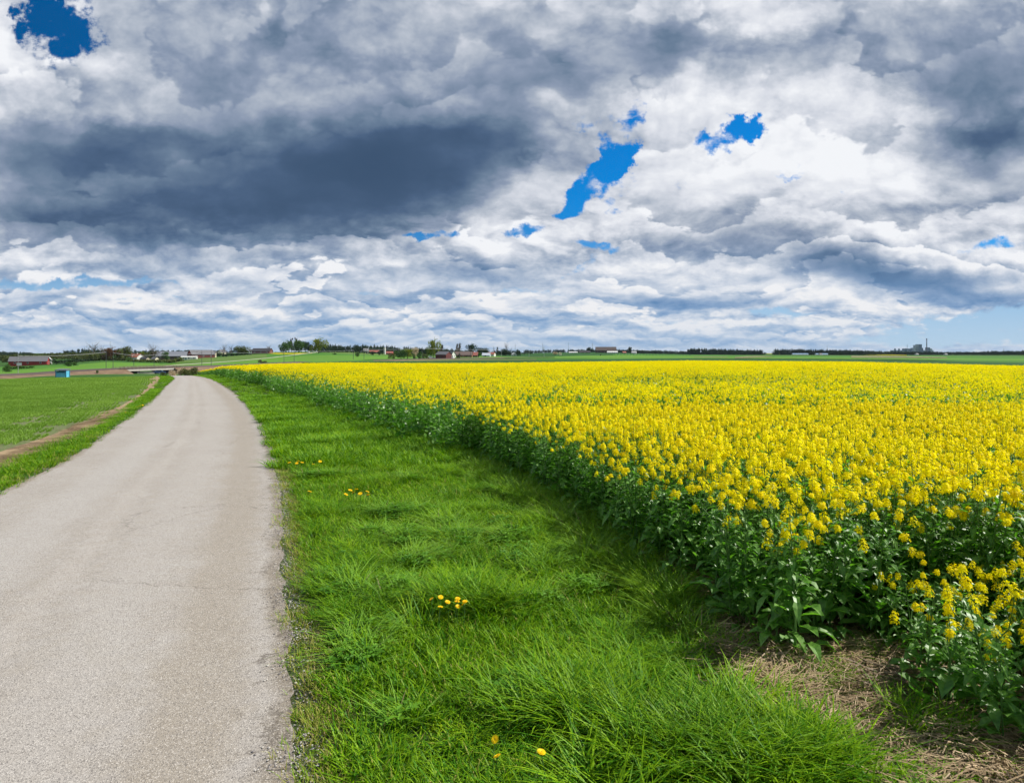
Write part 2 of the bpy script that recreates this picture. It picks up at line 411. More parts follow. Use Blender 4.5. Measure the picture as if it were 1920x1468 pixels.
def leafy(name, c1, c2, trans=0.35, rough=0.55, big=0.35, c3=None, spec=0.3, small=9.0, transc=None, wts=(.45, .45, .25)):
    """foliage: colour varies leaf clump by leaf clump and over the ground, with light passing through"""
    m, t, b = material(name)
    pos = wpos(t)
    n1 = t.noise(pos, big, 3, 0.6); n2 = t.noise(pos, small, 2, 0.6)
    oi = t.node('ShaderNodeObjectInfo').outputs['Random']
    f = t.m('ADD', t.m('MULTIPLY', n1, wts[0]), t.m('ADD', t.m('MULTIPLY', n2, wts[1]), t.m('MULTIPLY', oi, wts[2])))
    col = t.mixc(t.rng(f, .38, .78), c1, c2)
    if c3: col = t.mixc(t.rng(t.noise(pos, big * 2.3, 4, .65), .58, .72, 0, .8), col, c3)
    t.put(b.inputs['Base Color'], col); b.inputs['Roughness'].default_value = rough; b.inputs['Specular IOR Level'].default_value = spec
    tr = t.node('ShaderNodeBsdfTranslucent'); t.put(tr.inputs['Color'], t.v('MULTIPLY', col, transc or (1.15, 1.25, 0.6)))
    mx = t.node('ShaderNodeMixShader'); mx.inputs[0].default_value = trans
    t.l.new(b.outputs[0], mx.inputs[1]); t.l.new(tr.outputs[0], mx.inputs[2]); t.l.new(mx.outputs[0], t.n['Material Output'].inputs[0])
    return m


def mat_ground():
    m, t, b = material('farmland'); pos = wpos(t)
    n1 = t.noise(pos, 0.004, 4, 0.6); n2 = t.noise(t.v('MULTIPLY', pos, (0.01, 0.05, 0.0)), 1, 4, .6); n3 = t.noise(pos, 0.5, 5, .7)
    c = t.mixc(t.rng(n1, .4, .62), (0.030, 0.085, 0.015), (0.055, 0.150, 0.020))
    c = t.mixc(t.rng(n2, .55, .75, 0, .6), c, (0.12, 0.13, 0.045)); c = t.mixc(t.rng(n3, .3, .8, 0, .4), c, (0.025, 0.06, 0.012))
    t.put(b.inputs['Base Color'], c); b.inputs['Roughness'].default_value = 0.95; b.inputs['Specular IOR Level'].default_value = 0.1
    return m


def field_mat(name, c1, c2, c3=None, sx=0.03, sy=0.2, k3=(.6, .75)):
    m, t, b = material(name); pos = wpos(t)
    n1 = t.noise(t.v('MULTIPLY', pos, (sx, sy, 0.0)), 1, 5, .6); n3 = t.noise(pos, 0.9, 5, .7)
    f = t.m('ADD', t.m('MULTIPLY', n1, .65), t.m('MULTIPLY', n3, .35))
    c = t.mixc(t.rng(f, .36, .64), c1, c2)
    if c3: c = t.mixc(t.rng(t.noise(t.v('MULTIPLY', pos, (sx * 2, sy, 0.0)), 1.7, 5, .65), *k3), c, c3)
    t.put(b.inputs['Base Color'], c); b.inputs['Roughness'].default_value = .95; b.inputs['Specular IOR Level'].default_value = 0.1
    return m


def mat_verge():
    m, t, b = material('verge_soil'); pos = wpos(t)
    n1 = t.noise(pos, 2.2, 6, .65); n2 = t.noise(pos, 26, 5, .7)
    c = t.mixc(t.rng(n1, .42, .6), (0.035, 0.060, 0.012), (0.060, 0.105, 0.018)); c = t.mixc(t.rng(n2, .5, .75), c, (0.13, 0.105, 0.05))
    t.put(b.inputs['Base Color'], c); b.inputs['Roughness'].default_value = .95; bump(t, b, n2, .8, .02)
    return m


def mat_straw_soil():
    m, t, b = material('dead_grass_soil'); pos = wpos(t)
    n1 = t.noise(pos, 1.8, 6, .65); n2 = t.noise(t.v('MULTIPLY', pos, (60, 14, 30)), 1, 6, .7, 1.2)
    c = t.mixc(t.rng(n1, .4, .6), (0.075, 0.048, 0.026), (0.20, 0.140, 0.080)); c = t.mixc(t.rng(n2, .45, .7), c, (0.26, 0.19, 0.11))
    c = t.mixc(t.rng(n2, .48, .3), c, (0.06, 0.04, 0.022))
    t.put(b.inputs['Base Color'], c); b.inputs['Roughness'].default_value = .95; bump(t, b, n2, .9, .02)
    return m


def mat_crop_soil():
    m, t, b = material('crop_soil'); pos = wpos(t)
    n1 = t.noise(pos, 1.2, 6, .65); n2 = t.noise(pos, 14, 6, .7)
    c = t.mixc(t.rng(n1, .4, .6), (0.14, 0.125, 0.06), (0.20, 0.17, 0.09)); c = t.mixc(t.rng(n2, .38, .6), c, (0.10, 0.17, 0.035))
    t.put(b.inputs['Base Color'], c); b.inputs['Roughness'].default_value = .95; bump(t, b, n2, 1.0, .05)
    return m


def mat_road():
    m, t, b = material('worn_asphalt'); pos = wpos(t)
    ac = t.node('ShaderNodeAttribute', attribute_name='across').outputs['Fac']
    chips = t.node('ShaderNodeTexVoronoi', feature='F1'); t.put(chips.inputs['Vector'], pos); chips.inputs['Scale'].default_value = 170.0
    chipc = t.sep(chips.outputs['Color'])[0]
    fine_ = t.noise(pos, 130, 4, .75); mid = t.noise(pos, 6, 6, .68); big = t.noise(pos, 0.6, 5, .6)
    wob = t.m('ADD', ac, t.m('MULTIPLY', t.m('SUBTRACT', t.noise(pos, 1.3, 4, .6), .5), .10))
    c = t.mixc(t.rng(big, .35, .65), (0.335, 0.306, 0.274), (0.375, 0.347, 0.315))
    c = t.mixc(t.rng(mid, .42, .66, 0, .5), c, (0.30, 0.262, 0.21))
    # two polished wheel tracks, a paler crown between them, a browner strip along the right edge
    for x0, wd_, col, am in ((.30, .13, (0.40, 0.378, 0.352), .55), (.66, .11, (0.39, 0.363, 0.332), .45), (.49, .045, (0.46, 0.42, 0.38), .22), (.86, .10, (0.285, 0.245, 0.192), .65), (1.0, .05, (0.20, 0.165, 0.12), .8), (0.0, .04, (0.21, 0.17, 0.12), .7)):
        c = t.mixc(t.rng(t.m('ABSOLUTE', t.m('SUBTRACT', wob, x0)), wd_ * .3, wd_, am, 0, True), c, col)
    c = t.mixc(t.rng(chipc, .0, .28, .75, 0.0), c, (0.11, 0.10, 0.095)); c = t.mixc(t.rng(chipc, .80, 1, 0, .6), c, (0.62, 0.58, 0.53))
    c = t.mixc(t.rng(fine_, .56, .72, 0, .8), c, (0.12, 0.105, 0.095)); c = t.mixc(t.rng(fine_, .45, .30, 0, .6), c, (0.60, 0.56, 0.50))
    wcr = t.v('ADD', pos, t.v('SCALE', t.comb(mid, t.noise(pos, 5, 4, .6), 0.0), sc_=0.5))
    cr = t.node('ShaderNodeTexVoronoi', feature='DISTANCE_TO_EDGE'); t.put(cr.inputs['Vector'], wcr); cr.inputs['Scale'].default_value = 0.45
    ck = t.m('MULTIPLY', t.rng(cr.outputs['Distance'], 0.0, .005, 1, 0), t.rng(t.noise(pos, .45, 3, .5), .52, .60))
    ec = t.node('ShaderNodeTexVoronoi', feature='DISTANCE_TO_EDGE'); t.put(ec.inputs['Vector'], wcr); ec.inputs['Scale'].default_value = 3.2
    ek = t.m('MULTIPLY', t.rng(ec.outputs['Distance'], 0.0, .03, 1, 0), t.rng(t.m('ADD', ac, t.m('MULTIPLY', mid, .2)), 1.02, 1.07))
    c = t.mixc(t.m('MAXIMUM', t.m('MULTIPLY', ck, .6), t.m('MULTIPLY', ek, .8)), c, (0.09, 0.075, 0.06))
    stain = t.rng(t.noise(pos, 1.7, 7, .72, .6),   .62, .72, 0, .22); c = t.mixc(stain, c, (0.25, 0.21, 0.16))
    t.put(b.inputs['Base Color'], c); b.inputs['Roughness'].default_value = .9; b.inputs['Specular IOR Level'].default_value = .2
    bump(t, b, t.m('ADD', chips.outputs['Distance'], t.m('MULTIPLY', fine_, .8)), .5, .005)
    return m


M = dict(
    ground=mat_ground(), verge=mat_verge(), straw_soil=mat_straw_soil(), crop_soil=mat_crop_soil(), road=mat_road(),
    grass=leafy('verge_grass', (0.026, 0.110, 0.002), (0.300, 0.510, 0.006), .30, .5, .9, (0.32, 0.45, 0.008), small=75, spec=.16, wts=(.35, .75, .08)),
    grass_dark=leafy('lush_grass', (0.014, 0.082, 0.002), (0.115, 0.320, 0.006), .26, .5, .7, small=75, spec=.16, wts=(.35, .75, .08)),
    grass_pale=leafy('long_pale_grass', (0.070, 0.210, 0.010), (0.320, 0.540, 0.070), .28, .5, .9, small=75, spec=.16, wts=(.35, .75, .08)),
    grass_dry=leafy('yellowing_grass', (0.140, 0.220, 0.014), (0.520, 0.430, 0.110), .25, .6, 1.6, small=75, wts=(.35, .75, .08)),
    weed=leafy('broad_weed', (0.060, 0.190, 0.008), (0.170, 0.370, 0.020), .35, .5, 1.2),
    straw=leafy('straw', (0.100, 0.065, 0.034), (0.560, 0.410, 0.235), .12, .6, 1.5, small=60, transc=(1, .9, .7)),
    crop=leafy('seedling_blades', (0.125, 0.250, 0.020), (0.250, 0.400, 0.060), .38, .55, .12, small=3),
    rleaf=leafy('rapeseed_leaf', (0.034, 0.140, 0.010), (0.220, 0.420, 0.075), .38, .42, .8, small=28, spec=.45, transc=(1.1, 1.5, .4), wts=(.3, .7, .15)),
    rstem=leafy('rapeseed_stem', (0.055, 0.150, 0.025), (0.110, 0.220, 0.050), .15, .5, .8),
    petal=leafy('rapeseed_petal', (0.950, 0.760, 0.000), (1.000, 0.880, 0.004), .50, .6, .5, spec=.15, transc=(1.05, 1.12, .3)),
    bud=leafy('rapeseed_bud', (0.250, 0.320, 0.015), (0.480, 0.500, 0.020), .25, .6, .5),
    dandy=leafy('dandelion_petal', (0.930, 0.620, 0.002), (0.980, 0.760, 0.004), .3, .6, .5, transc=(1.1, 1.0, .3)),
)

# ------------------------------------------------------------------ ground sheet (one, to the horizon)
az = np.concatenate([np.arange(-180, -50, 5.0), np.arange(-50, 50, 0.28), np.arange(50, 180, 5.0)])
rr = np.concatenate([[0.01, .6], np.geomspace(1.2, 15500, 300)])
A, RR = np.meshgrid(np.radians(az), rr)
Xg = RR * np.sin(A); Yg = RR * np.cos(A)
Zg = terrain(Xg, Yg) - 0.012 - 0.0004 * np.minimum(RR, 400)
me = grid_mesh('ground', np.stack([Xg, Yg, Zg], -1).reshape(-1, 3), len(rr), len(az), M['ground'], wrap=True)
tag(link('ground', me), kind='structure')


def drape(name, mat, left, right, n=60, m_=8, lift=0.004, kind='structure', jitter=0.0, seed=0, power=1.0, uv=False):
    """sheet between two world polylines (matched by arclength fraction), draped over the terrain"""
    def res(pl, n):
        pl = np.array(pl, float); s_ = np.concatenate([[0], np.cumsum(np.hypot(*np.diff(pl, axis=0).T))]); t = np.linspace(0, 1, n) ** power * s_[-1]
        return np.stack([np.interp(t, s_, pl[:, 0]), np.interp(t, s_, pl[:, 1])], 1)
    a, b = res(left, n), res(right, n)
    if jitter:
        for pl, sd_ in ((a, 3.1), (b, 9.7)):
            for i in range(n):
                j = mnoise.noise((pl[i, 0] * 2.2, pl[i, 1] * 2.2, sd_ + seed)) + .5 * mnoise.noise((pl[i, 0] * 7, pl[i, 1] * 7, sd_ + seed)) + .35 * mnoise.noise((pl[i, 0] * 23, pl[i, 1] * 23, sd_ + seed))
                pl[i, 0] += j * jitter
    t = np.linspace(0, 1, m_)[None, :, None]
    V = a[:, None, :] * (1 - t) + b[:, None, :] * t
    z = terrain(V[..., 0], V[..., 1]) + lift
    me = grid_mesh(name, np.concatenate([V, z[..., None]], -1).reshape(-1, 3), n, m_, mat)
    if uv:      # how far across the strip a point lies, 0 at the left edge and 1 at the right
        a_ = me.attributes.new('across', 'FLOAT', 'POINT'); a_.data.foreach_set('value', np.tile(np.linspace(0, 1, m_), n).astype(np.float32))
    return tag(link(name, me), kind=kind)


def smooth_pl(pl, n=12):
    pl = [Vector((*p, 0)) for p in pl]; out = []
    for i in range(len(pl) - 1):
        p0, p1, p2, p3 = pl[max(i - 1, 0)], pl[i], pl[i + 1], pl[min(i + 2, len(pl) - 1)]
        for j in range(n):
            t = j / n
            q = .5 * ((2 * p1) + (p2 - p0) * t + (2 * p0 - 5 * p1 + 4 * p2 - p3) * t * t + (3 * p1 - p0 - 3 * p2 + p3) * t ** 3)
            out.append((q.x, q.y))
    out.append((pl[-1].x, pl[-1].y)); return out


def g2(x, y): return G(x, y, 1.0, 140)[:2]


ROAD_R = smooth_pl([(2.6, -8), (1.0, -3)] + [g2(*p) for p in ((545, 1468), (541, 1200), (530, 1050), (524, 930), (509, 850), (490, 792), (455, 750), (414, 721))] + [(-31.5, 69), (-51, 106), (-74, 150), (-98, 195)])
ROAD_L = smooth_pl([(-1.6, -9), (-3.0, -3)] + [g2(*p) for p in ((-1035, 1468), (-420, 1160), (0, 925), (130, 861), (225, 796), (283, 752), (307, 728))] + [(-35.0, 69), (-54.6, 106), (-77.6, 150), (-102, 195)])
road = drape('road', M['road'], ROAD_L, ROAD_R, 1800, 22, 0.022, jitter=.05, power=1.7, uv=True)
RRn = np.array(ROAD_R); RLn = np.array(ROAD_L)


def road_r(Y): return np.interp(Y, RRn[:, 1], RRn[:, 0])
def road_l(Y): return np.interp(Y, RLn[:, 1], RLn[:, 0])


EDGE = [(-49.5, 112), (-30.2, 70)] + [g2(*p) for p in ((455, 716), (560, 746), (700, 796), (900, 861), (1010, 925), (1130, 1000), (1272, 1104), (1385, 1205), (1480, 1280), (1568, 1236), (1640, 1216), (1700, 1262), (1765, 1362), (1880, 1430), (2200, 1470))]
RAPE = np.array(EDGE + [(14, 3.2), (150, 140), (150, 160), (-60, 160), (-66, 140)])


def inside(P_, poly):
    x, y = P_[:, 0], P_[:, 1]; c = np.zeros(len(P_), bool); n = len(poly); j = n - 1
    for i in range(n):
        xi, yi = poly[i]; xj, yj = poly[j]
        c ^= ((yi > y) != (yj > y)) & (x < (xj - xi) * (y - yi) / (yj - yi + 1e-12) + xi); j = i
    return c


STRAW = np.array([g2(*p) for p in ((1245, 1050), (1290, 1170), (1345, 1270), (1430, 1370), (1540, 1410), (1620, 1460), (1760, 1560), (2600, 1700), (2600, 1440), (1900, 1300), (1800, 1180), (1500, 1100), (1300, 1050))])

# sheets: verges, straw strip, crop field, rapeseed soil
er = [p for p in RRn if -6 < p[1] < 150]
edge_s = sorted(EDGE[:11], key=lambda p: p[1])
drape('verge_right', M['verge'], [(p[0] - .1, p[1]) for p in er], [(6, -6), (3.2, 2.4)] + [(p[0] + .6, p[1]) for p in edge_s] + [(-68, 150)], 200, 20, .004)
IN_L = [g2(*p) for p in ((-700, 1150), (-300, 975), (0, 876), (44, 855), (117, 824), (190, 792), (233, 769), (286, 729))] + [(-36.4, 69), (-56.2, 106), (-79.5, 150)]
CR_L = [g2(*p) for p in ((-700, 1095), (-300, 945), (0, 851), (87, 822), (190, 784), (248, 752), (279, 728))] + [(-37.4, 69), (-57.2, 106), (-80.5, 150)]
drape('verge_left', M['verge'], IN_L, [(p[0] + .1, p[1]) for p in RLn if 3 < p[1] < 150], 200, 8, .006)
drape('soil_strip', field_mat('pale_strip_soil', (0.16, 0.11, 0.07), (0.42, 0.31, 0.18), None, 1.5, 1.5), [(p[0] - .1, p[1]) for p in CR_L], [(p[0] + .05, p[1]) for p in IN_L], 160, 6, .010, jitter=.08)
drape('crop_soil', M['crop_soil'], [(p[0] * 1.0 - 120 - p[1] * .3, p[1]) for p in CR_L], CR_L, 160, 50, .003)
drape('straw_patch', M['straw_soil'], [(1.0, 6.6), (.98, 5.5), (.95, 4.6), (1.0, 3.8), (1.2, 3.2), (1.5, 2.6), (1.8, 1.6)], [(1.5, 6.3), (3.2, 5.3), (4.2, 4.6), (5.0, 4.0), (5.6, 3.2), (6.5, 1.6)], 40, 20, .012, jitter=.12)


# ------------------------------------------------------------------ self-contained scatter: one object holds its own clump shapes and their places
def scatter(name, variants, pts, label=None, cat=None, kind='stuff', mats=None):
    """variants: list of MB (shared material list), pts: array rows x y z rx ry rz sx sz idx"""
    vs, fs, ms, vid = [], [], [], []
    for i, b in enumerate(variants):
        off = len(vs); vs += b.v; fs += [tuple(off + k_ for k_ in f) for f in b.f]; ms += b.m; vid += [i] * len(b.v)
    n0 = len(vs); pts = np.asarray(pts, float)
    me = bpy.data.meshes.new(name)
    me.from_pydata(vs + [tuple(p) for p in pts[:, :3]], [], fs)
    for m_ in mats: me.materials.append(m_)
    me.polygons.foreach_set('material_index', ms)
    def attr(nm, typ, key, first, data, wdt):
        a = me.attributes.new(nm, typ, 'POINT'); arr = np.zeros((len(me.vertices), wdt), np.float32 if typ != 'INT' else np.int32)
        arr[:n0] = first if not hasattr(first, '__len__') else np.array(first).reshape(-1, wdt); arr[n0:] = data.reshape(-1, wdt)
        a.data.foreach_set(key, arr.ravel())
    attr('vid', 'INT', 'value', vid, np.full(len(pts), -1), 1)
    attr('rot', 'FLOAT_VECTOR', 'vector', 0, pts[:, 3:6], 3)
    attr('scl', 'FLOAT_VECTOR', 'vector', 0, pts[:, [6, 6, 7]], 3)
    attr('pick', 'INT', 'value', 0, pts[:, 8].astype(int), 1)
    o = link(name, me)
    ng = bpy.data.node_groups.new(name + '_scatter', 'GeometryNodeTree'); g = NT(ng)
    ng.interface.new_socket('Geometry', in_out='INPUT', socket_type='NodeSocketGeometry')
    ng.interface.new_socket('Geometry', in_out='OUTPUT', socket_type='NodeSocketGeometry')
    gi = g.node('NodeGroupInput'); go = g.node('NodeGroupOutput')
    def named(nm, dt):
        n = g.node('GeometryNodeInputNamedAttribute', data_type=dt); n.inputs[0].default_value = nm
        return n.outputs['Attribute']
    va = named('vid', 'INT')
    def pickgeo(val):
        cmp_ = g.node('FunctionNodeCompare', data_type='INT', operation='EQUAL')
        ins = [s_ for s_ in cmp_.inputs if s_.type == 'INT']; g.l.new(va, ins[0]); ins[1].default_value = val
        sp = g.node('GeometryNodeSeparateGeometry', domain='POINT'); g.l.new(gi.outputs[0], sp.inputs[0]); g.l.new(cmp_.outputs[0], sp.inputs['Selection'])
        return sp.outputs[0]
    jn = g.node('GeometryNodeJoinGeometry')
    for i in reversed(range(len(variants))):      # Join Geometry lists the last link first
        ti = g.node('GeometryNodeGeometryToInstance'); g.l.new(pickgeo(i), ti.inputs[0]); g.l.new(ti.outputs[0], jn.inputs[0])
    iop = g.node('GeometryNodeInstanceOnPoints'); g.l.new(pickgeo(-1), iop.inputs['Points']); g.l.new(jn.outputs[0], iop.inputs['Instance'])
    iop.inputs['Pick Instance'].default_value = True
    g.l.new(named('pick', 'INT'), iop.inputs['Instance Index']); g.l.new(named('rot', 'FLOAT_VECTOR'), iop.inputs['Rotation']); g.l.new(named('scl', 'FLOAT_VECTOR'), iop.inputs['Scale'])
    g.l.new(iop.outputs[0], go.inputs[0])
    md = o.modifiers.new('scatter', 'NODES'); md.node_group = ng
    return tag(o, label, cat, None, kind)


def blade(b, x, y, h, wd, lean, az_, mi=0, seg=3, z0=0.0, droop=1.0):
    """one grass blade: tapering strip that bows over towards az_"""
    dx, dy = math.cos(az_), math.sin(az_); sx, sy = -dy, dx
    vs = []
    for i in range(seg + 1):
        t = i / seg; o = lean * h * t ** (1.6 * droop); z = z0 + h * t * (1 - .28 * lean * t)
        ww = wd * (1 - t) ** .6 * .5
        if i < seg: vs += [(x + dx * o - sx * ww, y + dy * o - sy * ww, z), (x + dx * o + sx * ww, y + dy * o + sy * ww, z)]
        else: vs += [(x + dx * o, y + dy * o, z)]
    fs = [(2 * i, 2 * i + 1, 2 * i + 3, 2 * i + 2) for i in range(seg - 1)] + [(2 * seg - 2, 2 * seg - 1, 2 * seg)]
    b.add(vs, fs, mi)


def tuft(n, rad, h0, h1, wd, lean, wind=0.0, mats=(0,), seg=3, weights=None):
    b = MB()
    for i in range(n):
        r_ = rad * math.sqrt(random.random()); a = random.uniform(0, 6.283)
        x, y = r_ * math.cos(a), r_ * math.sin(a)
        aa = a + random.gauss(0, .9)
        if random.random() < wind: aa = math.pi * 1.05 + random.gauss(0, .5)
        blade(b, x, y, random.uniform(h0, h1), wd * random.uniform(.7, 1.3), abs(random.gauss(lean, .25)), aa, random.choices(mats, weights)[0], seg)
    return b


def weed(n, rad, h, size, mi):
    b = MB()
    for i in range(n):
        r_ = rad * math.sqrt(random.random()); a = random.uniform(0, 6.283); x, y = r_ * math.cos(a), r_ * math.sin(a); z = h * random.uniform(.4, 1)
        b.tube([(x * .6, y * .6, 0), (x, y, z)], .0015, 3, mi, False)
        for k_ in range(3):
            t = a + k_ * 2.09 + random.uniform(-.4, .4); s_ = size * random.uniform(.6, 1.2); c_, d_ = math.cos(t), math.sin(t)
            b.add([(x, y, z), (x + c_ * s_ * .5 - d_ * s_ * .3, y + d_ * s_ * .5 + c_ * s_ * .3, z + s_ * .2), (x + c_ * s_, y + d_ * s_, z + random.uniform(-.1, .1) * s_), (x + c_ * s_ * .5 + d_ * s_ * .3, y + d_ * s_ * .5 - c_ * s_ * .3, z + s_ * .15)], [(0, 1, 2, 3)], mi)
    return b


GM = [M['grass'], M['grass_dark'], M['grass_pale'], M['grass_dry'], M['weed'], M['straw']]
SHORT = [tuft(52, .13, .03, .125, .0085, .75, .15, (0, 1, 3), 3, (5, 3, .35)) for _ in range(5)]
LONG = [tuft(80, .11, .10, .25, .0095, .95, .2, (0, 1, 2), 4, (4, 3, .8)) for _ in range(5)]
DRY = [tuft(52, .12, .02, .075, .0055, .8, .2, (3, 0, 5), 3, (4, 2.5, 1.2)) for _ in range(3)]
WEED = [weed(26, .14, .14, .045, 4) for _ in range(2)]
PALE = [tuft(70, .12, .14, .32, .0085, 1.1, .4, (2, 0, 5), 4, (4, 3, .25)) for _ in range(3)]
# coarser clumps for the distance
MID = [tuft(110, .32, .06, .20, .019, .8, .2, (0, 1, 2), 3, (4, 3, .5)) for _ in range(4)]
MIDL = [tuft(110, .3, .15, .30, .020, .9, .3, (2, 0, 1), 3, (1.5, 3, 3)) for _ in range(3)]
GV = SHORT + LONG + DRY + WEED + PALE + MID + MIDL
iS, iL, iD, iW, iP, iM, iML = 0, 5, 10, 13, 15, 18, 22


def nz(x, y, s_, o=0.0): return mnoise.noise((x * s_, y * s_, o))


def verge_points(region, dens_fn, kind_fn, bounds, n):
    x0, x1, y0, y1 = bounds
    P_ = np.stack([rng.uniform(x0, x1, n), rng.uniform(y0, y1, n)], 1)
    keep = region(P_); P_ = P_[keep]
    out = []
    for (x, y) in P_:
        k_ = kind_fn(x, y)
        if k_ is None: continue
        idx, s_, sz = k_
        out.append((x, y, 0, rng.normal(0, .06), rng.normal(0, .06), rng.uniform(0, 6.28), s_, sz, idx))
    out = np.array(out); out[:, 2] = terrain(out[:, 0], out[:, 1]) + .002
    return out


eY = np.array([p[1] for p in edge_s]); eX = np.array([p[0] for p in edge_s])


def rape_x(Y): return np.interp(Y, eY, eX)


def kind_right(x, y, far=False):
    d = x - road_r(y); wdt = rape_x(y) - road_r(y); q = d / max(wdt, .5)
    n_ = nz(x, y, 1.1, 3); n2_ = nz(x, y, 2.6, 8)
    if d < .0: return None
    if d < .10 and random.random() < .6: return None
    if y > 11:
        if d < .15: return (random.randrange(iD, iD + 3), 1.4, 1.2)
        if q > .8 or n_ > .33: return (random.randrange(iML, iML + 3), random.uniform(.7, 1.1), random.uniform(.6, 1.0))
        return (random.randrange(iM, iM + 4), random.uniform(.7, 1.1), random.uniform(.6, 1.15))
    if d < .30 + .16 * n2_: return (random.randrange(iD, iD + 3), random.uniform(.8, 1.2), random.uniform(.7, 1.2))
    tus = max(math.exp(-((x - cx_) ** 2 + (y - cy_) ** 2) / rr__) for cx_, cy_, rr__ in ((.62, 3.2, .10), (1.02, 3.15, .08), (.35, 3.5, .05), (1.3, 3.0, .05), (-.35, 5.0, .06)))      # the big tussocks at the lower right
    if random.random() < tus: return (random.randrange(iL, iL + 5), random.uniform(1.0, 1.35), random.uniform(.9, 1.3))
    if y > 4.2 and q > .88 - .1 * n2_: return (random.choice([iP, iP + 1, iP + 2, iL, iL + 2]), random.uniform(.8, 1.15), random.uniform(.7, 1.1))
    if n_ > .20 and random.random() < .7: return (random.randrange(iL, iL + 5), random.uniform(.8, 1.1), random.uniform(.45, .85))
    if n_ < -.3: return (random.randrange(iS, iS + 5), 1.2, random.uniform(.5, .8))
    if n2_ > .42 or (abs(x + .6) < .9 and 5 < y < 8 and n2_ > .1): return (random.choice([iW, iW + 1, iP]), random.uniform(.8, 1.2), random.uniform(.5, 1.0))
    if n2_ < -.38 and random.random() < .35: return (random.randrange(iD, iD + 3), 1.1, 1.1)
    return (random.randrange(iS, iS + 5), random.uniform(.9, 1.3), random.uniform(.7, 1.25 + .7 * n2_))


def reg_right(P_):
    x, y = P_[:, 0], P_[:, 1]
    return (x > road_r(y)) & (x < np.maximum(rape_x(y) + .12, np.where(y < 2.9, 1.3, np.where(y < 4.2, 2.3, -999)))) & ~inside(P_, STRAW) & (np.abs(x) < y * .85 + 1.0)


pts = [verge_points(reg_right, None, kind_right, (-2.5, 2.4, 2.2, 5.2), 2300),
       verge_points(reg_right, None, kind_right, (-5, 1.8, 5.2, 11), 5200),
       verge_points(reg_right, None, kind_right, (-13, 0, 11, 30), 7500),
       verge_points(reg_right, None, kind_right, (-50, -9, 30, 110), 9000)]
# sparse green tufts in the straw patch
sp = []
for (gx, gy, n_, sr, sz) in ((1500, 1300, 34, .10, .75), (1530, 1285, 14, .10, .7), (1345, 1215, 20, .12, .7), (1450, 1360, 14, .1, .6), (1690, 1180, 0, .1, .6), (1610, 1380, 5, .12, .7), (1720, 1250, 10, .14, .8), (1665, 1245, 8, .12, .8), (1290, 1120, 14, .2, 1.0), (1350, 1170, 10, .2, .9), (1860, 1440, 10, .2, .7), (1600, 1250, 16, .25, .6), (1700, 1330, 18, .3, .55), (1560, 1380, 16, .2, .6), (1800, 1420, 14, .25, .6), (1500, 1180, 12, .2, .5), (1400, 1160, 16, .2, .8), (1740, 1390, 5, .05, 1.1), (1420, 1250, 8, .15, .9), (1640, 1330, 5, .2, .6), (1540, 1430, 8, .2, .8)):
    cx, cy = g2(gx, gy)
    for _ in range(n_):
        x, y = cx + random.gauss(0, sr), cy + random.gauss(0, sr)
        sp.append((x, y, float(terrain(x, y)) + .004, 0, 0, random.uniform(0, 6.28), random.uniform(.7, 1.1), sz * random.uniform(.6, 1.1), random.choice([iS, iS + 1, iL, iL + 1, iL + 2])))
pts.append(np.array(sp))
scatter('grass', GV, np.concatenate(pts), 'thick green grass verge between the road and the rapeseed', 'grass', mats=GM)


def kind_left(x, y):
    if x > road_l(y) - .06: return None
    if y > 16: return (random.randrange(iM, iM + 4), random.uniform(.5, .75), random.uniform(.3, .55))
    if x > road_l(y) - .3 and random.random() < .4: return (random.randrange(iD, iD + 3), 1.4, 1.2)
    return (random.choice([iS, iS + 1, iS + 2, iS + 3]), random.uniform(1.1, 1.5), random.uniform(.7, 1.1))


iLY = np.array([p[1] for p in IN_L]); iLX = np.array([p[0] for p in IN_L])
iLX = iLX[np.argsort(iLY)]; iLY = np.sort(iLY)


def reg_left(P_):
    x, y = P_[:, 0], P_[:, 1]; return (x < road_l(y)) & (x > np.interp(y, iLY, iLX) + .05) & (x > -.85 * y)


pts = [verge_points(reg_left, None, kind_left, (-11, -4, 5, 14), 4200), verge_points(reg_left, None, kind_left, (-24, -7, 14, 40), 14000), verge_points(reg_left, None, kind_left, (-60, -18, 40, 110), 16000)]
scatter('grass', GV, np.concatenate(pts), 'narrow green grass verge on the far side of the road', 'grass', mats=GM)


# straw litter
def straw_clump(n, rad):
    b = MB()
    for i in range(n):
        r_ = rad * math.sqrt(random.random()); a = random.uniform(0, 6.283); x, y = r_ * math.cos(a), r_ * math.sin(a)
        L_ = random.uniform(.05, .22); t = random.gauss(.2, .7); z = random.uniform(.0, .035); wv_ = random.uniform(.0012, .003); cv = random.uniform(-.35, .35); p = []
        for j in range(4):
            q = j / 3 - .5; tt = t + cv * q; p.append((x + math.cos(tt) * L_ * q, y + math.sin(tt) * L_ * q, z + random.uniform(0, .012)))
        sx, sy = -math.sin(t) * wv_, math.cos(t) * wv_
        b.add([(px_ - sx, py_ - sy, pz_) for px_, py_, pz_ in p] + [(px_ + sx, py_ + sy, pz_ + .001) for px_, py_, pz_ in p], [(j, j + 1, 5 + j, 4 + j) for j in range(3)], 0)
    return b


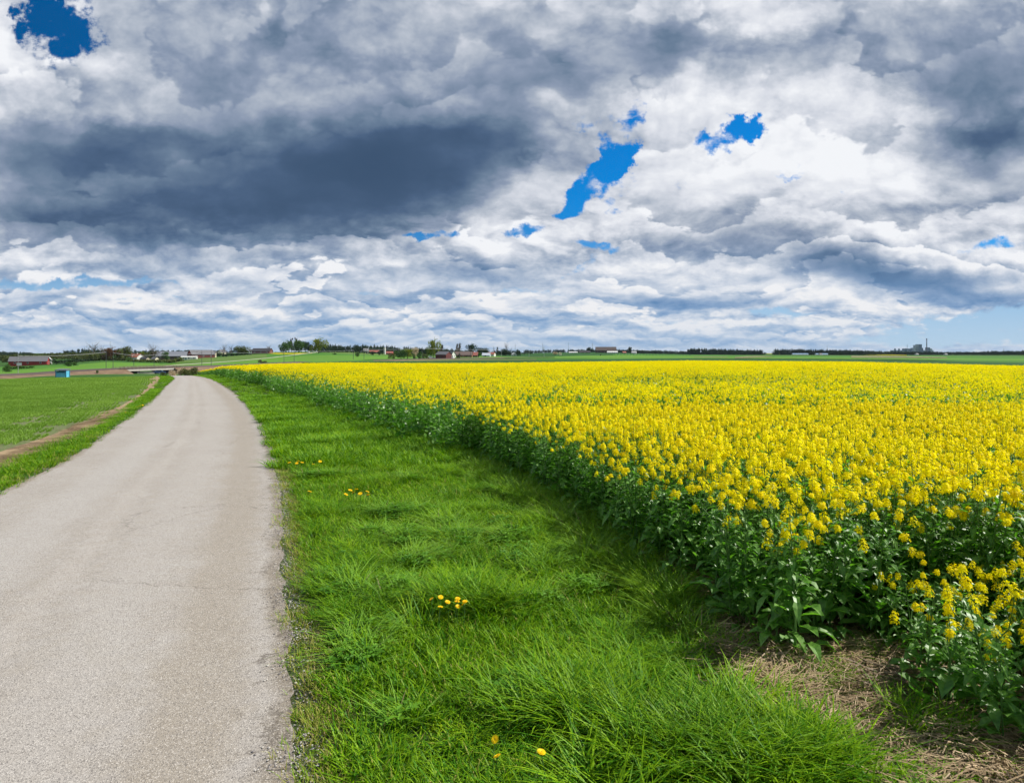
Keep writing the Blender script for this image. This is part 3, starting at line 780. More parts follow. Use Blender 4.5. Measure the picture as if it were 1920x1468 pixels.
SV = [straw_clump(110, .2) for _ in range(4)]
sp = []
P_ = np.stack([rng.uniform(.8, 5, 2600), rng.uniform(2.3, 5.8, 2600)], 1); P_ = P_[inside(P_, STRAW)]
for x, y in P_:
    if nz(x, y, 2.2, 5) > -.28: sp.append((x, y, .014 + max(0, nz(x, y, 1.6, 2)) * .04, rng.normal(0, .15), rng.normal(0, .15), rng.normal(0, .5) + (3.14 if random.random() < .5 else 0), random.uniform(.8, 1.3), 1.2, random.randrange(4)))
scatter('straw', SV, np.array(sp), 'flattened dry straw at the corner of the rapeseed field', 'straw', mats=[M['straw']])
sp = []
for x, y in np.stack([rng.uniform(-14, -5, 6000), rng.uniform(6, 24, 6000)], 1):
    e = np.interp(y, iLY, iLX)
    if e - .35 < x < e + .05: sp.append((x, y, float(terrain(x, y)) + .012, 0, 0, random.uniform(0, 6.28), 1.1, .8, random.randrange(4)))
scatter('straw', SV, np.array(sp), 'thin line of dry straw along the edge of the ploughed soil', 'straw', mats=[M['straw']])


# gravel along the crumbling road edge
def stones(n, rad, s0, s1):
    b = MB()
    for i in range(n):
        x, y = random.gauss(0, rad * .4), random.uniform(-rad, rad); s_ = random.uniform(s0, s1)
        vs = [(x + s_ * a_ * random.uniform(.6, 1), y + s_ * b_ * random.uniform(.6, 1), s_ * .6 * c_ * random.uniform(.6, 1) + s_ * .2) for a_, b_, c_ in ((1, 0, 0), (0, 1, 0), (-1, 0, 0), (0, -1, 0), (0, 0, 1), (0, 0, -.4))]
        b.add(vs, [(0, 1, 4), (1, 2, 4), (2, 3, 4), (3, 0, 4), (1, 0, 5), (2, 1, 5), (3, 2, 5), (0, 3, 5)], random.randrange(2))
    return b


STN = [stones(34, .12, .003, .011) for _ in range(4)]
sp = []
for y in np.arange(2.4, 22, .02):
    x = float(road_r(y)) + random.gauss(.03, .06)
    if random.random() < .4 + nz(0, y, .9, 1) * .8: sp.append((x, y, float(terrain(x, y)) + random.choice([.006, .006, .024]), 0, 0, random.uniform(-.4, .4), random.uniform(.7, 1.2), 1, random.randrange(4)))
for y in np.arange(6, 30, .1):
    x = float(road_l(y)) + random.gauss(-.02, .05); sp.append((x, y, float(terrain(x, y)) + .008, 0, 0, random.uniform(-.4, .4), 1.2, 1, random.randrange(4)))
scatter('gravel', STN, np.array(sp), 'loose gravel along the crumbling edges of the road', 'gravel', mats=[simple('gravel_grey', (.22, .20, .19), .9), simple('gravel_pale', (.45, .42, .38), .9)])


# young cereal crop on the left, sown in rows along the field edge
def crop_patch(sz, rows, per, h, wd):
    b = MB()
    for i in range(rows):
        yy = -sz / 2 + sz * (i + .5) / rows
        for j in range(per):
            x = random.uniform(-sz / 2, sz / 2); y = yy + random.gauss(0, sz / rows * .16)
            blade(b, x, y, h * random.uniform(.6, 1.2), wd, abs(random.gauss(.6, .3)), random.uniform(0, 6.28), 0, 2)
    return b


CV = [crop_patch(1.0, 8, 120, .085, .013) for _ in range(3)] + [crop_patch(2.0, 12, 60, .11, .030) for _ in range(2)]
cLY = np.array([p[1] for p in CR_L]); cLX = np.array([p[0] for p in CR_L]); cLX = cLX[np.argsort(cLY)]; cLY = np.sort(cLY)
TR = smooth_pl([g2(*p) for p in ((-250, 855), (-100, 832), (0, 805), (87, 782), (130, 766), (175, 750), (215, 737))]); TRn = np.array(sorted(TR, key=lambda p: p[1]))
sp = []
for y in np.arange(5.5, 44, .8):
    for x in np.arange(-44, 0, .8):
        xx, yy = x + random.uniform(-.1, .1), y + random.uniform(-.1, .1)
        if xx < -.86 * yy - 2: continue
        if xx > np.interp(yy, cLY, cLX) - (.5 if yy < 18 else .5): continue
        if yy < TRn[-1, 1] and abs(xx - np.interp(yy, TRn[:, 1], TRn[:, 0])) < .27 + .12 * nz(xx, yy, .5): continue
        sp.append((xx, yy, float(terrain(xx, yy)) + .003, 0, 0, 2.05, random.uniform(.95, 1.1), random.uniform(.8, 1.25), random.randrange(3)))
for y in np.arange(44, 128, 1.8):
    for x in np.arange(-115, -10, 1.8):
        xx, yy = x + random.uniform(-.3, .3), y + random.uniform(-.3, .3)
        if xx < -.86 * yy - 2 or xx > np.interp(yy, cLY, cLX) - .55: continue
        sp.append((xx, yy, float(terrain(xx, yy)) + .003, 0, 0, 2.05, random.uniform(.95, 1.15), random.uniform(.9, 1.3), 3 + random.randrange(2)))
scatter('crop_seedlings', CV, np.array(sp), 'young green cereal seedlings sown in rows on the field across the road', 'crop', mats=[M['crop']])

# ------------------------------------------------------------------ rapeseed
RM = [M['rleaf'], M['rstem'], M['petal'], M['bud']]


def rleaf(b, p, az_, L_, wd, up, mi=0, curl=.5):
    """lobed leaf, folded along its midrib, bowing down towards the tip"""
    d = Vector((math.cos(az_), math.sin(az_), 0)); s_ = Vector((-d.y, d.x, 0)); n = 5; vs = []
    prof = (.12, .75, .62, 1.0, .55, .0)
    for i in range(n + 1):
        t = i / n; c = Vector(p) + d * L_ * t * (1 - .15 * t) + Vector((0, 0, 1)) * L_ * (up * t - curl * t * t)
        ww = wd * prof[i] * .5 * random.uniform(.85, 1.15)
        vs += [c - s_ * ww + Vector((0, 0, ww * .5)), c, c + s_ * ww + Vector((0, 0, ww * .5))]
    fs = []
    for i in range(n): fs += [(3 * i, 3 * i + 1, 3 * i + 4, 3 * i + 3), (3 * i + 1, 3 * i + 2, 3 * i + 5, 3 * i + 4)]
    b.add(vs, fs, mi)


def raceme(b, base, L_, rad, nf, ps, mi_s=1, mi_p=2, mi_b=3):
    """flower head: dome of four-petalled flowers with a tuft of buds on top"""
    base = Vector(base)
    b.tube([base, base + Vector((0, 0, L_))], .0018, 3, mi_s, False)
    for i in range(nf):
        t = i / nf; a = i * 2.4 + random.uniform(-.3, .3); r_ = rad * (1 - .5 * t ** 2) * random.uniform(.35, 1.25)
        c = base + Vector((math.cos(a) * r_, math.sin(a) * r_, L_ * (.1 + .8 * t) + random.uniform(-.004, .004)))
        out = (Vector((math.cos(a), math.sin(a), .25 + 1.0 * t)) + Vector((random.uniform(-.3, .3), random.uniform(-.3, .3), 0))).normalized()
        s1 = out.orthogonal().normalized(); s2 = out.cross(s1); th = random.uniform(0, 1.57)
        for k_ in range(4):
            q = th + k_ * 1.5708; e = s1 * math.cos(q) + s2 * math.sin(q); f = s1 * math.cos(q + 1.5708) + s2 * math.sin(q + 1.5708)
            b.add([c, c + e * ps * .6 + f * ps * .38 + out * ps * .15, c + e * ps + out * ps * .22, c + e * ps * .6 - f * ps * .38 + out * ps * .15], [(0, 1, 2, 3)], mi_p)
    for i in range(6):
        a = i * 1.05; c = base + Vector((math.cos(a) * .005, math.sin(a) * .005, L_ + random.uniform(0, .008)))
        b.tube([c, c + Vector((0, 0, .007))], [.0022, .001], 4, mi_b)


HEADS = []
for i in range(5):
    hb = MB(); raceme(hb, (0, 0, 0), random.uniform(.045, .095), random.uniform(.022, .033), random.randrange(22, 38), .0118); HEADS.append(hb.mesh('flower_head', RM))


def plant_parts(h, nbr, seed, leafn=52, low=True):
    random.seed(seed); st, lf, heads = MB(), MB(), []
    top = Vector((random.uniform(-.06, .06), random.uniform(-.06, .06), h - .06))
    def sp_(t): return Vector((top.x * t * t, top.y * t * t, top.z * t))
    st.tube([sp_(i / 6) for i in range(7)], [.008, .0075, .007, .006, .005, .0035, .002], 5, 1, False)
    heads.append(sp_(1))
    for i in range(nbr):
        t0 = .45 + .42 * i / nbr; a = i * 2.4 + random.uniform(-.4, .4); p0 = sp_(t0); tip_z = h * random.uniform(.70, .985) - .06
        spread = random.uniform(.07, .20)
        p2 = Vector((p0.x + math.cos(a) * spread, p0.y + math.sin(a) * spread, tip_z)); p1 = (p0 + p2) / 2 + Vector((math.cos(a), math.sin(a), 0)) * spread * .25
        if p2.z < p0.z + .1: p2.z = p0.z + .12
        st.tube([p0, p1, p2], [.004, .003, .0018], 4, 1, False); heads.append(p2)
        rleaf(lf, p0, a, random.uniform(.08, .13), random.uniform(.025, .04), .5, 0, .5)
        q = (p1 + p2) / 2; rleaf(lf, p1, a + 1, random.uniform(.05, .09), .02, .5, 0, .4); rleaf(lf, q, a - 1, random.uniform(.03, .06), .014, .5, 0, .3)
    for i in range(leafn):
        t = (i / leafn) ** .8 * .86 + .03; a = i * 2.4 + random.uniform(-.5, .5); L_ = (.17 * (1 - t) + .055) * random.uniform(.6, 1.25)
        off = random.uniform(0, .13) * (1 - .6 * t); p = sp_(t) + Vector((math.cos(a) * off, math.sin(a) * off, random.uniform(-.02, .02)))
        rleaf(lf, p, a, L_, L_ * random.uniform(.32, .5), random.uniform(-.1, 1.0), 0, random.uniform(.1, .9))
    return st, lf, heads


# plants that stand clear enough to be told apart: stem, leaves and flower heads as parts
PROTO = []
for i in range(6):
    st, lf, hd = plant_parts(1.02 + .04 * (i % 3), 4 + i % 3, 100 + i)
    PROTO.append((st.mesh('stem', RM), lf.mesh('foliage', RM), hd))
SM = []
for i in range(3):
    st, lf, hd = plant_parts(.62 + .1 * i, 4, 200 + i, 34); SM.append((st.mesh('stem', RM), lf.mesh('foliage', RM), hd))
random.seed(11)


def place_plant(proto, x, y, s_, rz, label, keep=1.0):
    t = empty('rapeseed_plant', (x, y, float(terrain(x, y)) - .01), rz); t.scale = (s_, s_, s_); t.rotation_euler = (random.gauss(0, .05), random.gauss(0, .05), rz)
    tag(t, label, 'plant', 'rapeseed plants at the near edge of the field')
    link('stem', proto[0], t); link('foliage', proto[1], t)
    for h in proto[2]:
        if random.random() < keep:
            o = link('flower_head', random.choice(HEADS), t); o.location = h; o.rotation_euler = (random.gauss(0, .15), random.gauss(0, .15), random.uniform(0, 6.28)); q = random.uniform(.8, 1.25); o.scale = (q, q, q)
    return t


# plant positions through the near field on a jittered grid
cand = []
for y in np.arange(3.0, 13, .20):
    for x in np.arange(-3, 15, .20):
        cand.append((x + random.uniform(-.09, .09), y + random.uniform(-.09, .09)))
cand = np.array(cand); cand = cand[inside(cand, RAPE)]; cand = cand[np.abs(cand[:, 0]) < cand[:, 1] * 1.0 + 1.6]


def edge_dist(P_):
    d = np.full(len(P_), 99.0); E = np.array(EDGE)
    for a, b in zip(E[:-1], E[1:]):
        ab = b - a; t = np.clip(((P_ - a) @ ab) / (ab @ ab), 0, 1); q = a + t[:, None] * ab; d = np.minimum(d, np.hypot(*(P_ - q).T))
    return d


ed = edge_dist(cand)
score = cand[:, 1] + ed * 1.6 + np.where(cand[:, 0] > cand[:, 1] * .77 + .25, 100, 0)
order = np.argsort(score); near_i, rest_i = order[:286], order[286:]
specials = [(1770, 1340, SM[0], 1.0, 'short rapeseed plant with a few yellow heads above the bare straw, by the corner', .8),
            (1870, 1375, SM[2], 1.0, 'rapeseed plant at the right edge with loose yellow heads above the straw', 1.0)]
for (gx, gy, pr, s_, lab, kp) in specials:
    x, y = g2(gx, gy); place_plant(pr, x, y, s_, random.uniform(0, 6), lab, kp)
for i in near_i:
    x, y = cand[i]; e = ed[i]
    corner = x > 2.2 and y < 4.3
    sh = .62 if corner else min(1.0, .84 + e * .3)
    pr = random.choice(SM) if corner and random.random() < .5 else random.choice(PROTO)
    place_plant(pr, x, y, sh * random.uniform(.93, 1.08) * (1.25 if pr in SM else 1), random.uniform(0, 6.28), 'yellow flowering rapeseed plant in the dense front rows of the field', .6 if e < .2 else (.85 if e < .4 else 1.0))

# the rest of the crop as one mass
full = []
for i in range(6):
    st, lf, hd = plant_parts(1.04, 5 + i % 3, 300 + i, 42); b = MB(); b.add(st.v, st.f, 1); b.add(lf.v, lf.f, 0)
    for h in hd[::-1][:random.randint(4, 7)]: raceme(b, h, random.uniform(.05, .095), random.uniform(.022, .034), 26, .0128)
    full.append(b)
edgep = []
for i in range(3):
    st, lf, hd = plant_parts(.98, 5, 330 + i, 54); b = MB(); b.add(st.v, st.f, 1); b.add(lf.v, lf.f, 0)
    for h in hd[:4]: raceme(b, h, .055, .028, 20, .0135)
    edgep.append(b)


def quad(b, c, s_, mi, up=.5):
    n = Vector((random.gauss(0, 1), random.gauss(0, 1), random.gauss(0, 1) + up)).normalized(); s1 = n.orthogonal().normalized(); s2 = n.cross(s1)
    th = random.uniform(0, 6.28); a = (s1 * math.cos(th) + s2 * math.sin(th)) * s_; e = (s2 * math.cos(th) - s1 * math.sin(th)) * s_ * random.uniform(.5, .9); c = Vector(c)
    b.add([c - a, c - e, c + a, c + e], [(0, 1, 2, 3)], mi)


def rape_patch(sz, nplants, perhead, qs, leafq, leafs, h=1.08, hvar=.08, heads=(4, 7), lowfl=0.0):
    b = MB()
    for i in range(nplants):
        x, y = random.uniform(-sz / 2, sz / 2), random.uniform(-sz / 2, sz / 2); ht = h + random.gauss(0, hvar)
        for k_ in range(random.randint(*heads)):
            hx, hy, hz = x + random.gauss(0, .10), y + random.gauss(0, .10), ht - abs(random.gauss(0, .09))
            for j in range(perhead):
                d = Vector((random.gauss(0, 1), random.gauss(0, 1), random.gauss(0, 1))).normalized() * random.uniform(.5, 1)
                quad(b, (hx + d.x * .030, hy + d.y * .030, hz + d.z * .046), qs * random.uniform(.7, 1.2), 2)
            b.add([(hx, hy, hz), (hx + .004, hy, hz), (x + .004, y, hz * .4), (x, y, hz * .4)], [(0, 1, 2, 3)], 1)
        for k_ in range(leafq):
            z = ht * random.uniform(.05, .88); quad(b, (x + random.gauss(0, .11), y + random.gauss(0, .11), z), leafs * random.uniform(.5, 1.2) * (1.3 - z * .6), 0, 1.2)
    return b


P1 = [rape_patch(1.0, 17, 16, .0140, 36, .05, heads=(2, 6)) for _ in range(4)]
P1E = [rape_patch(1.0, 18, 10, .0140, 48, .05, 1.0, heads=(1, 4)) for _ in range(2)]
P2_ = [rape_patch(2.0, 58, 6, .026, 12, .09, 1.08, .06, (4, 6)) for _ in range(3)]
RV = full + edgep + P1 + P1E + P2_
i_full, i_edge, i_p1, i_p1e, i_p2 = 0, 6, 9, 13, 15
rows = []
for i in rest_i:
    x, y = cand[i]; e = ed[i]
    rows.append((x, y, 0, rng.normal(0, .04), rng.normal(0, .04), rng.uniform(0, 6.28), 1, random.uniform(.94, 1.05) * (.95 if e < .25 else 1) * (1 + .05 * nz(x, y, .8, 4)), random.randrange(i_edge, i_edge + 3) if e < .25 else random.randrange(6)))


def thin(x, y):     # poorer strips where more green shows
    q = nz(x * .5, y * 1.0, .16, 21) + .5 * nz(x, y, .5, 30)
    band = math.exp(-((y - 21 - .12 * x) / 5.5) ** 2) * (1 if x > 3 else .25) + math.exp(-((y - 12 - .1 * x) / 3.) ** 2) * (1 if x > 6 else 0)
    return q + .45 * band


for (y0, y1, st_) in ((13, 44, .85),):
    for y in np.arange(y0, y1, st_):
        for x in np.arange(-24, 48, st_):
            xx, yy = x + random.uniform(-.12, .12), y + random.uniform(-.12, .12)
            if abs(xx) > yy * (.84 if xx < 0 else 1.0) + 2: continue
            p = np.array([[xx, yy]])
            if not inside(p, RAPE)[0]: continue
            e = edge_dist(p)[0]
            if e < .3 and random.random() < .25: continue
            tn = thin(xx, yy)
            k_ = random.randrange(i_p1e, i_p1e + 2) if (e < .42 or tn > (.20 if xx > 3 else .30) + random.uniform(-.14, .14)) else random.randrange(i_p1, i_p1 + 4)
            rows.append((xx, yy, 0, 0, 0, rng.uniform(0, 6.28), random.uniform(.95, 1.1), random.uniform(.97, 1.04) * (.93 if e < .5 else 1) + .06 * nz(xx, yy, .35, 2) - max(0, tn - .3) * .22, k_))
for y in np.arange(44, 132, 1.7):
    for x in np.arange(-62, 112, 1.7):
        xx, yy = x + random.uniform(-.3, .3), y + random.uniform(-.3, .3)
        if abs(xx) > yy * .84 + 2: continue
        p = np.array([[xx, yy]])
        if not inside(p, RAPE)[0]: continue
        if edge_dist(p)[0] < .6: continue
        rows.append((xx, yy, 0, 0, 0, random.choice((0, 1.5708, 3.1416, 4.712)), random.uniform(1.0, 1.1), random.uniform(.98, 1.03) + .04 * nz(xx, yy, .2, 2), random.randrange(i_p2, i_p2 + 3)))
rows = np.array(rows); rows[:, 2] = terrain(rows[:, 0], rows[:, 1])
scatter('rapeseed_crop', RV, rows, 'vast field of flowering yellow rapeseed reaching to the far meadows', 'rapeseed', mats=RM)
drape('field_soil', M['crop_soil'], [(p[0] + .25, p[1]) for p in EDGE[:9]][::-1], [(26, 2), (90, 60), (150, 120)], 80, 30, .006)


# ------------------------------------------------------------------ dandelions in the verges
def dandelion(x, y, h, label, s_=1.0):
    z = float(terrain(x, y)); t = empty('dandelion', (x, y, z), random.uniform(0, 6.28)); tag(t, label, 'flower', 'dandelions in the grass verges')
    b = MB(); tip = (random.gauss(0, .015), random.gauss(0, .015), h); b.tube([(0, 0, 0), (tip[0] * .4, tip[1] * .4, h * .5), tip], .0022, 5); b.build('stem', M['rstem'], t)
    b = MB(); T = Vector(tip); nrm = (Vector((random.gauss(0, .3), random.gauss(0, .3) - .25, 1))).normalized(); s1 = nrm.orthogonal().normalized(); s2 = nrm.cross(s1)
    for ring, (nn, rr_, up) in enumerate(((20, .021, .15), (17, .016, .5), (12, .010, .9), (7, .005, 1.4))):
        for i in range(nn):
            a = i * 6.2832 / nn + ring; e = s1 * math.cos(a) + s2 * math.sin(a); f = nrm.cross(e)
            p = T + e * rr_ * s_ + nrm * rr_ * up * s_ * .6; q = T + e * .002 + nrm * .001 * ring
            b.add([q, q + (p - q) * .7 + f * .0028 * s_, p, q + (p - q) * .7 - f * .0028 * s_], [(0, 1, 2, 3)])
    b.build('flower_head', M['dandy'], t)
    b = MB(); b.tube([T - nrm * .012, T - nrm * .004, T + nrm * .001], [.002, .007, .006], 8); b.build('bracts', M['rstem'], t)


random.seed(5)
dz = [
    (813, 1133, .17, 'dandelion at the left end of the middle verge cluster, beside a smaller bloom'), (822, 1127, .18, 'small dandelion just right of the left end of the middle verge cluster'),
    (821, 1146, .15, 'lowest dandelion on the left side of the middle verge cluster'), (842, 1136, .17, 'dandelion in the centre of the middle verge cluster, standing a little apart'),
    (852, 1129, .19, 'topmost dandelion of the middle verge cluster'), (851, 1138, .16, 'dandelion below the topmost one in the middle verge cluster'),
    (857, 1144, .15, 'lowest dandelion on the right side of the middle verge cluster'), (863, 1138, .17, 'broad dandelion in the right half of the middle verge cluster'), (870, 1137, .18, 'dandelion at the right end of the middle verge cluster'),
    (650, 932, .14, 'dandelion at the left end of the second verge cluster'), (660, 923, .18, 'upper left dandelion of the second verge cluster'), (668, 922, .19, 'tallest dandelion of the second verge cluster'),
    (663, 928, .15, 'small dandelion tucked under the two upper ones of the second verge cluster'), (676, 930, .16, 'dandelion just right of centre in the second verge cluster'), (684, 926, .18, 'high dandelion on the right of the second verge cluster'), (688, 932, .15, 'dandelion at the right end of the second verge cluster'),
    (543, 871, .16, 'leftmost dandelion of the farthest right-verge cluster, near the road edge'), (553, 872, .16, 'second dandelion of the farthest right-verge cluster'), (559, 868, .18, 'third and highest dandelion of the farthest right-verge cluster'), (565, 870, .17, 'fourth dandelion of the farthest right-verge cluster'),
    (589, 874, .14, 'lower one of the two dandelions right of the farthest cluster'), (600, 869, .17, 'upper one of the two dandelions right of the farthest cluster'), (585, 926, .14, 'lone tiny dandelion between the road edge and the second cluster'),
    (1025, 1419, .17, 'lone open dandelion in the long grass at the bottom of the verge'), (923, 1398, .16, 'half closed dandelion on a pale stalk left of the lone bottom one'), (929, 1426, .09, 'faded dandelion low on the same spot as the half closed one'),
    (258, 764, .18, 'left dandelion of the group in the verge across the road'), (262, 762, .2, 'middle dandelion of the group in the verge across the road'), (268, 761, .19, 'right dandelion of the group in the verge across the road'), (237, 775, .14, 'lone dandelion in the verge across the road, lower than the group'),
]
for (x, y, h, lab) in dz:
    # the pixel marks the bloom: find the ground below it
    Yg_ = (CAMZ - h) * F / (y - HOR); Xg_ = (x - 960) / F * Yg_
    Yg_ *= (CAMZ - h - float(terrain(Xg_, Yg_))) / (CAMZ - h); Xg_ = (x - 960) / F * Yg_
    dandelion(Xg_, Yg_, h + .03, lab, 1.0 if Yg_ < 7 else 1.5)

# ------------------------------------------------------------------ far fields
def band(name, mat, xs, top, bot, lift=.05, y0=150.0, rows_=7, kind='structure', dx=6):
    X = np.arange(xs[0], xs[-1] + .1, dx); T = np.interp(X, xs, top); B = np.interp(X, xs, bot)
    V = np.zeros((rows_, len(X), 3))
    for i in range(rows_):
        for j, x in enumerate(X):
            yy = B[j] + (T[j] - B[j]) * i / (rows_ - 1); p = G(x, yy, y0); V[i, j] = (p[0], p[1], p[2] + lift)
    return tag(link(name, grid_mesh(name, V.reshape(-1, 3), rows_, len(X), mat)), kind=kind)


FM = dict(
    bright=field_mat('bright_field', (0.085, 0.200, 0.022), (0.120, 0.250, 0.032), None, .02, .1),
    mid=field_mat('mid_field', (0.050, 0.150, 0.018), (0.075, 0.200, 0.024), (0.12, 0.16, 0.045), .01, .06),
    dark=field_mat('dark_field', (0.018, 0.070, 0.014), (0.030, 0.100, 0.018), None, .01, .06),
    meadow=field_mat('meadow', (0.075, 0.155, 0.026), (0.120, 0.190, 0.045), (0.17, 0.14, 0.07), .02, .05, (.55, .7)),
    rape=field_mat('far_rape', (0.30, 0.29, 0.010), (0.46, 0.40, 0.010)),
    dry=field_mat('dry_reeds', (0.15, 0.15, 0.06), (0.34, 0.28, 0.16), (0.06, 0.13, 0.03), .12, .3, (.48, .6)),
    bank=field_mat('railway_bank', (0.15, 0.10, 0.065), (0.24, 0.165, 0.11), (0.10, 0.13, 0.045), .3, .3),
    path=simple('gravel_path', (.46, .43, .35), .9),
)
# left: bright field behind the railway, then hill meadows
band('hill_field', FM['bright'], [-200, 0, 100, 200, 300], [696, 695, 687, 679, 682], [705, 703.5, 700, 693.5, 691], .06)
band('hill_field', FM['mid'], [-200, 0, 60, 120, 150], [688, 688, 687, 684, 683], [697, 696, 692, 688, 686], .12)
band('hill_meadow', FM['meadow'], [330, 400, 460, 520], [671, 671, 666, 663], [681, 679, 674, 670], .06)
band('hill_field', FM['bright'], [270, 340, 400, 460, 520, 560, 620], [684, 681.5, 679, 674, 669, 666, 664], [690, 689, 687, 683.5, 680, 679, 678], .05)
band('hill_field', FM['mid'], [500, 560, 620, 700, 740], [664, 662, 661, 664.5, 667], [670, 669, 667, 669, 671], .07)
band('hill_rapeseed', FM['rape'], [495, 520, 560, 586], [661.8, 661.6, 661.8, 662.2], [662.4, 664.2, 664.2, 662.9], .10, rows_=4, dx=3)
band('hill_meadow', FM['meadow'], [600, 650, 700, 745], [656.8, 657.2, 661, 665.6], [661, 664, 666, 668], .09)
band('hill_field', FM['bright'], [560, 620, 700, 740, 860, 1000, 1100], [668, 666, 668.2, 667.8, 668.6, 669.5, 669], [680, 679, 674, 673.6, 671.2, 671, 671], .08)
band('village_field', FM['bright'], [850, 900, 960, 1010], [667.2, 667.4, 668.6, 670], [671, 671.2, 671.5, 671.3], .12)
# strips right behind the rapeseed
band('strip_field', FM['dark'], [560, 640, 760, 960, 1100, 1300], [680.8, 677.8, 677.4, 675.5, 674, 672], [684, 683.6, 684, 682, 680.6, 678], .05)
band('strip_meadow', FM['mid'], [640, 800, 960, 1100, 1300, 1500], [676, 675.2, 674, 672.6, 671, 670.4], [678, 677.4, 675.6, 674, 672.6, 672], .05)
band('plain_field', FM['dark'], [900, 1000, 1050, 1150, 1300], [664.4, 663, 661.5, 660, 663.4], [669, 669.4, 668.5, 667, 667], .10)
band('plain_field', FM['bright'], [1040, 1100, 1160, 1240, 1330], [668.6, 667.0, 666.4, 667.6, 668.6], [672, 672.2, 672.4, 672.0, 671], .14)
band('plain_meadow', FM['mid'], [1150, 1250, 1400, 1600, 1750, 1920, 2100], [663.6, 664.4, 667.0, 667.4, 667.6, 669, 670], [667, 668, 671, 673, 676, 682, 688], .10)
band('plain_field', FM['bright'], [1240, 1340, 1500, 1640, 1780, 1920, 2100], [669.5, 669.8, 670.4, 671.6, 672.4, 673.6, 675], [671.8, 672.0, 672.8, 674.0, 675.0, 676.4, 678], .16)
band('plain_field', FM['dark'], [1240, 1400, 1600, 1760, 1920, 2100], [673.2, 674, 675.4, 677, 680, 684], [678.0, 679.0, 682.0, 686, 690, 694], .12)
band('plain_rapeseed', FM['rape'], [1372, 1480, 1580, 1640, 1700], [661.6, 662.8, 663.8, 664.6, 666.2], [662.7, 664.3, 665.2, 666.2, 667.0], .6, rows_=3, dx=4, y0=600)
for xs, tp, bt in (((1378, 1400, 1420, 1448), (670.4, 668.6, 668.0, 668.6), (672.4, 672.0, 670.6, 669.6)), ((1596, 1650, 1700, 1780), (667.6, 667.6, 668.4, 670.6), (671.2, 671.6, 671.6, 672.2)), ((1300, 1330, 1360, 1365), (669.6, 669.2, 669.6, 669.8), (670.4, 670.6, 670.6, 670.4))):
    band('dry_reeds', FM['dry'], xs, tp, bt, .4, rows_=3, dx=5)
band('dry_reeds', FM['dry'], (700, 780, 900, 1010), (676.6, 676.4, 675.0, 674.4), (677.6, 677.8, 676.2, 675.4), .3, rows_=3)
# light farm track up the hill
band('farm_track', FM['path'], [286, 330, 400, 440, 500, 540, 575, 600, 624], [689.8, 684.2, 679.8, 677.0, 671.6, 666.9, 662.6, 659.4, 656.6], [690.9, 685.2, 680.7, 677.8, 672.4, 667.7, 663.4, 660.4, 657.4], .16, rows_=3, dx=3)


# ------------------------------------------------------------------ railway: track bed, bridge, masts
RAIL = [(-330, 190), (-250, 207), (-177, 230), (-170, 280), (-158, 330), (-150, 450), (-128, 550), (-82, 625), (-8, 700), (100, 800), (330, 960)]
RZ = [-6.2, -6.1, -5.9, -5.0, -4.7, -4.4, -4.5, -4.1, -3.4, -3.2, -3.0]
# plan of the line as seen: left part comes in from the left, level, then swings away to the right
RL_px = [(-260, 712, 190), (-100, 707.5, 205), (0, 704.5, 222), (60, 702, 236), (120, 697.5, 250), (180, 694.2, 262), (225, 692.2, 270), (335, 688.6, 292), (400, 687.0, 330), (480, 683.5, 390), (540, 680.2, 450), (600, 678.4, 500), (670, 676.6, 550), (800, 673.4, 640), (945, 670.9, 720), (1100, 669.5, 860), (1400, 667.9, 1100)]
RP = np.array([((x - 960) / F * Y, Y, CAMZ - (y - HOR) / F * Y) for x, y, Y in RL_px])
tt = np.linspace(0, len(RP) - 1, 160); RS = np.stack([np.interp(tt, range(len(RP)), RP[:, i]) for i in range(3)], 1)


def rail_strip(name, mat, i0, i1, offs, drop):
    sel = RS[i0:i1]; V = []
    for i in range(len(sel)):
        d = sel[min(i + 1, len(sel) - 1)] - sel[max(i - 1, 0)]; n = np.array([d[1], -d[0]]); n = n / np.hypot(*n)
        V.append([(sel[i, 0] + n[0] * o, sel[i, 1] + n[1] * o, (sel[i, 2] + dz_) if dz_ > -3 else min(sel[i, 2] - .4, float(terrain(sel[i, 0] + n[0] * o, sel[i, 1] + n[1] * o)) - .2)) for o, dz_ in zip(offs, drop)])
    V = np.array(V); return tag(link(name, grid_mesh(name, V.reshape(-1, 3), len(sel), len(offs), mat)), kind='structure')


def ridx(xp): xs = [p[0] for p in RL_px]; return int(round(np.interp(xp, xs, range(len(xs))) / (len(RP) - 1) * 159))


b0, b1 = ridx(232), ridx(322)
for (i0, i1) in ((0, b0 + 1), (b1, 160)):
    rail_strip('railway_bank', FM['bank'], i0, i1, (-7, -2.9, 2.9, 8.5), (-9, -.05, -.05, -9))
bal = simple('track_ballast', (.075, .055, .048), .9); steel = simple('mast_steel', (.30, .32, .31), .5, metal=.3); dsteel = simple('dark_steel', (.07, .075, .075), .5)
rail_strip('railway_track', bal, 0, 160, (-2.4, -2.2, 2.2, 2.4), (-.05, .5, .5, -.05))
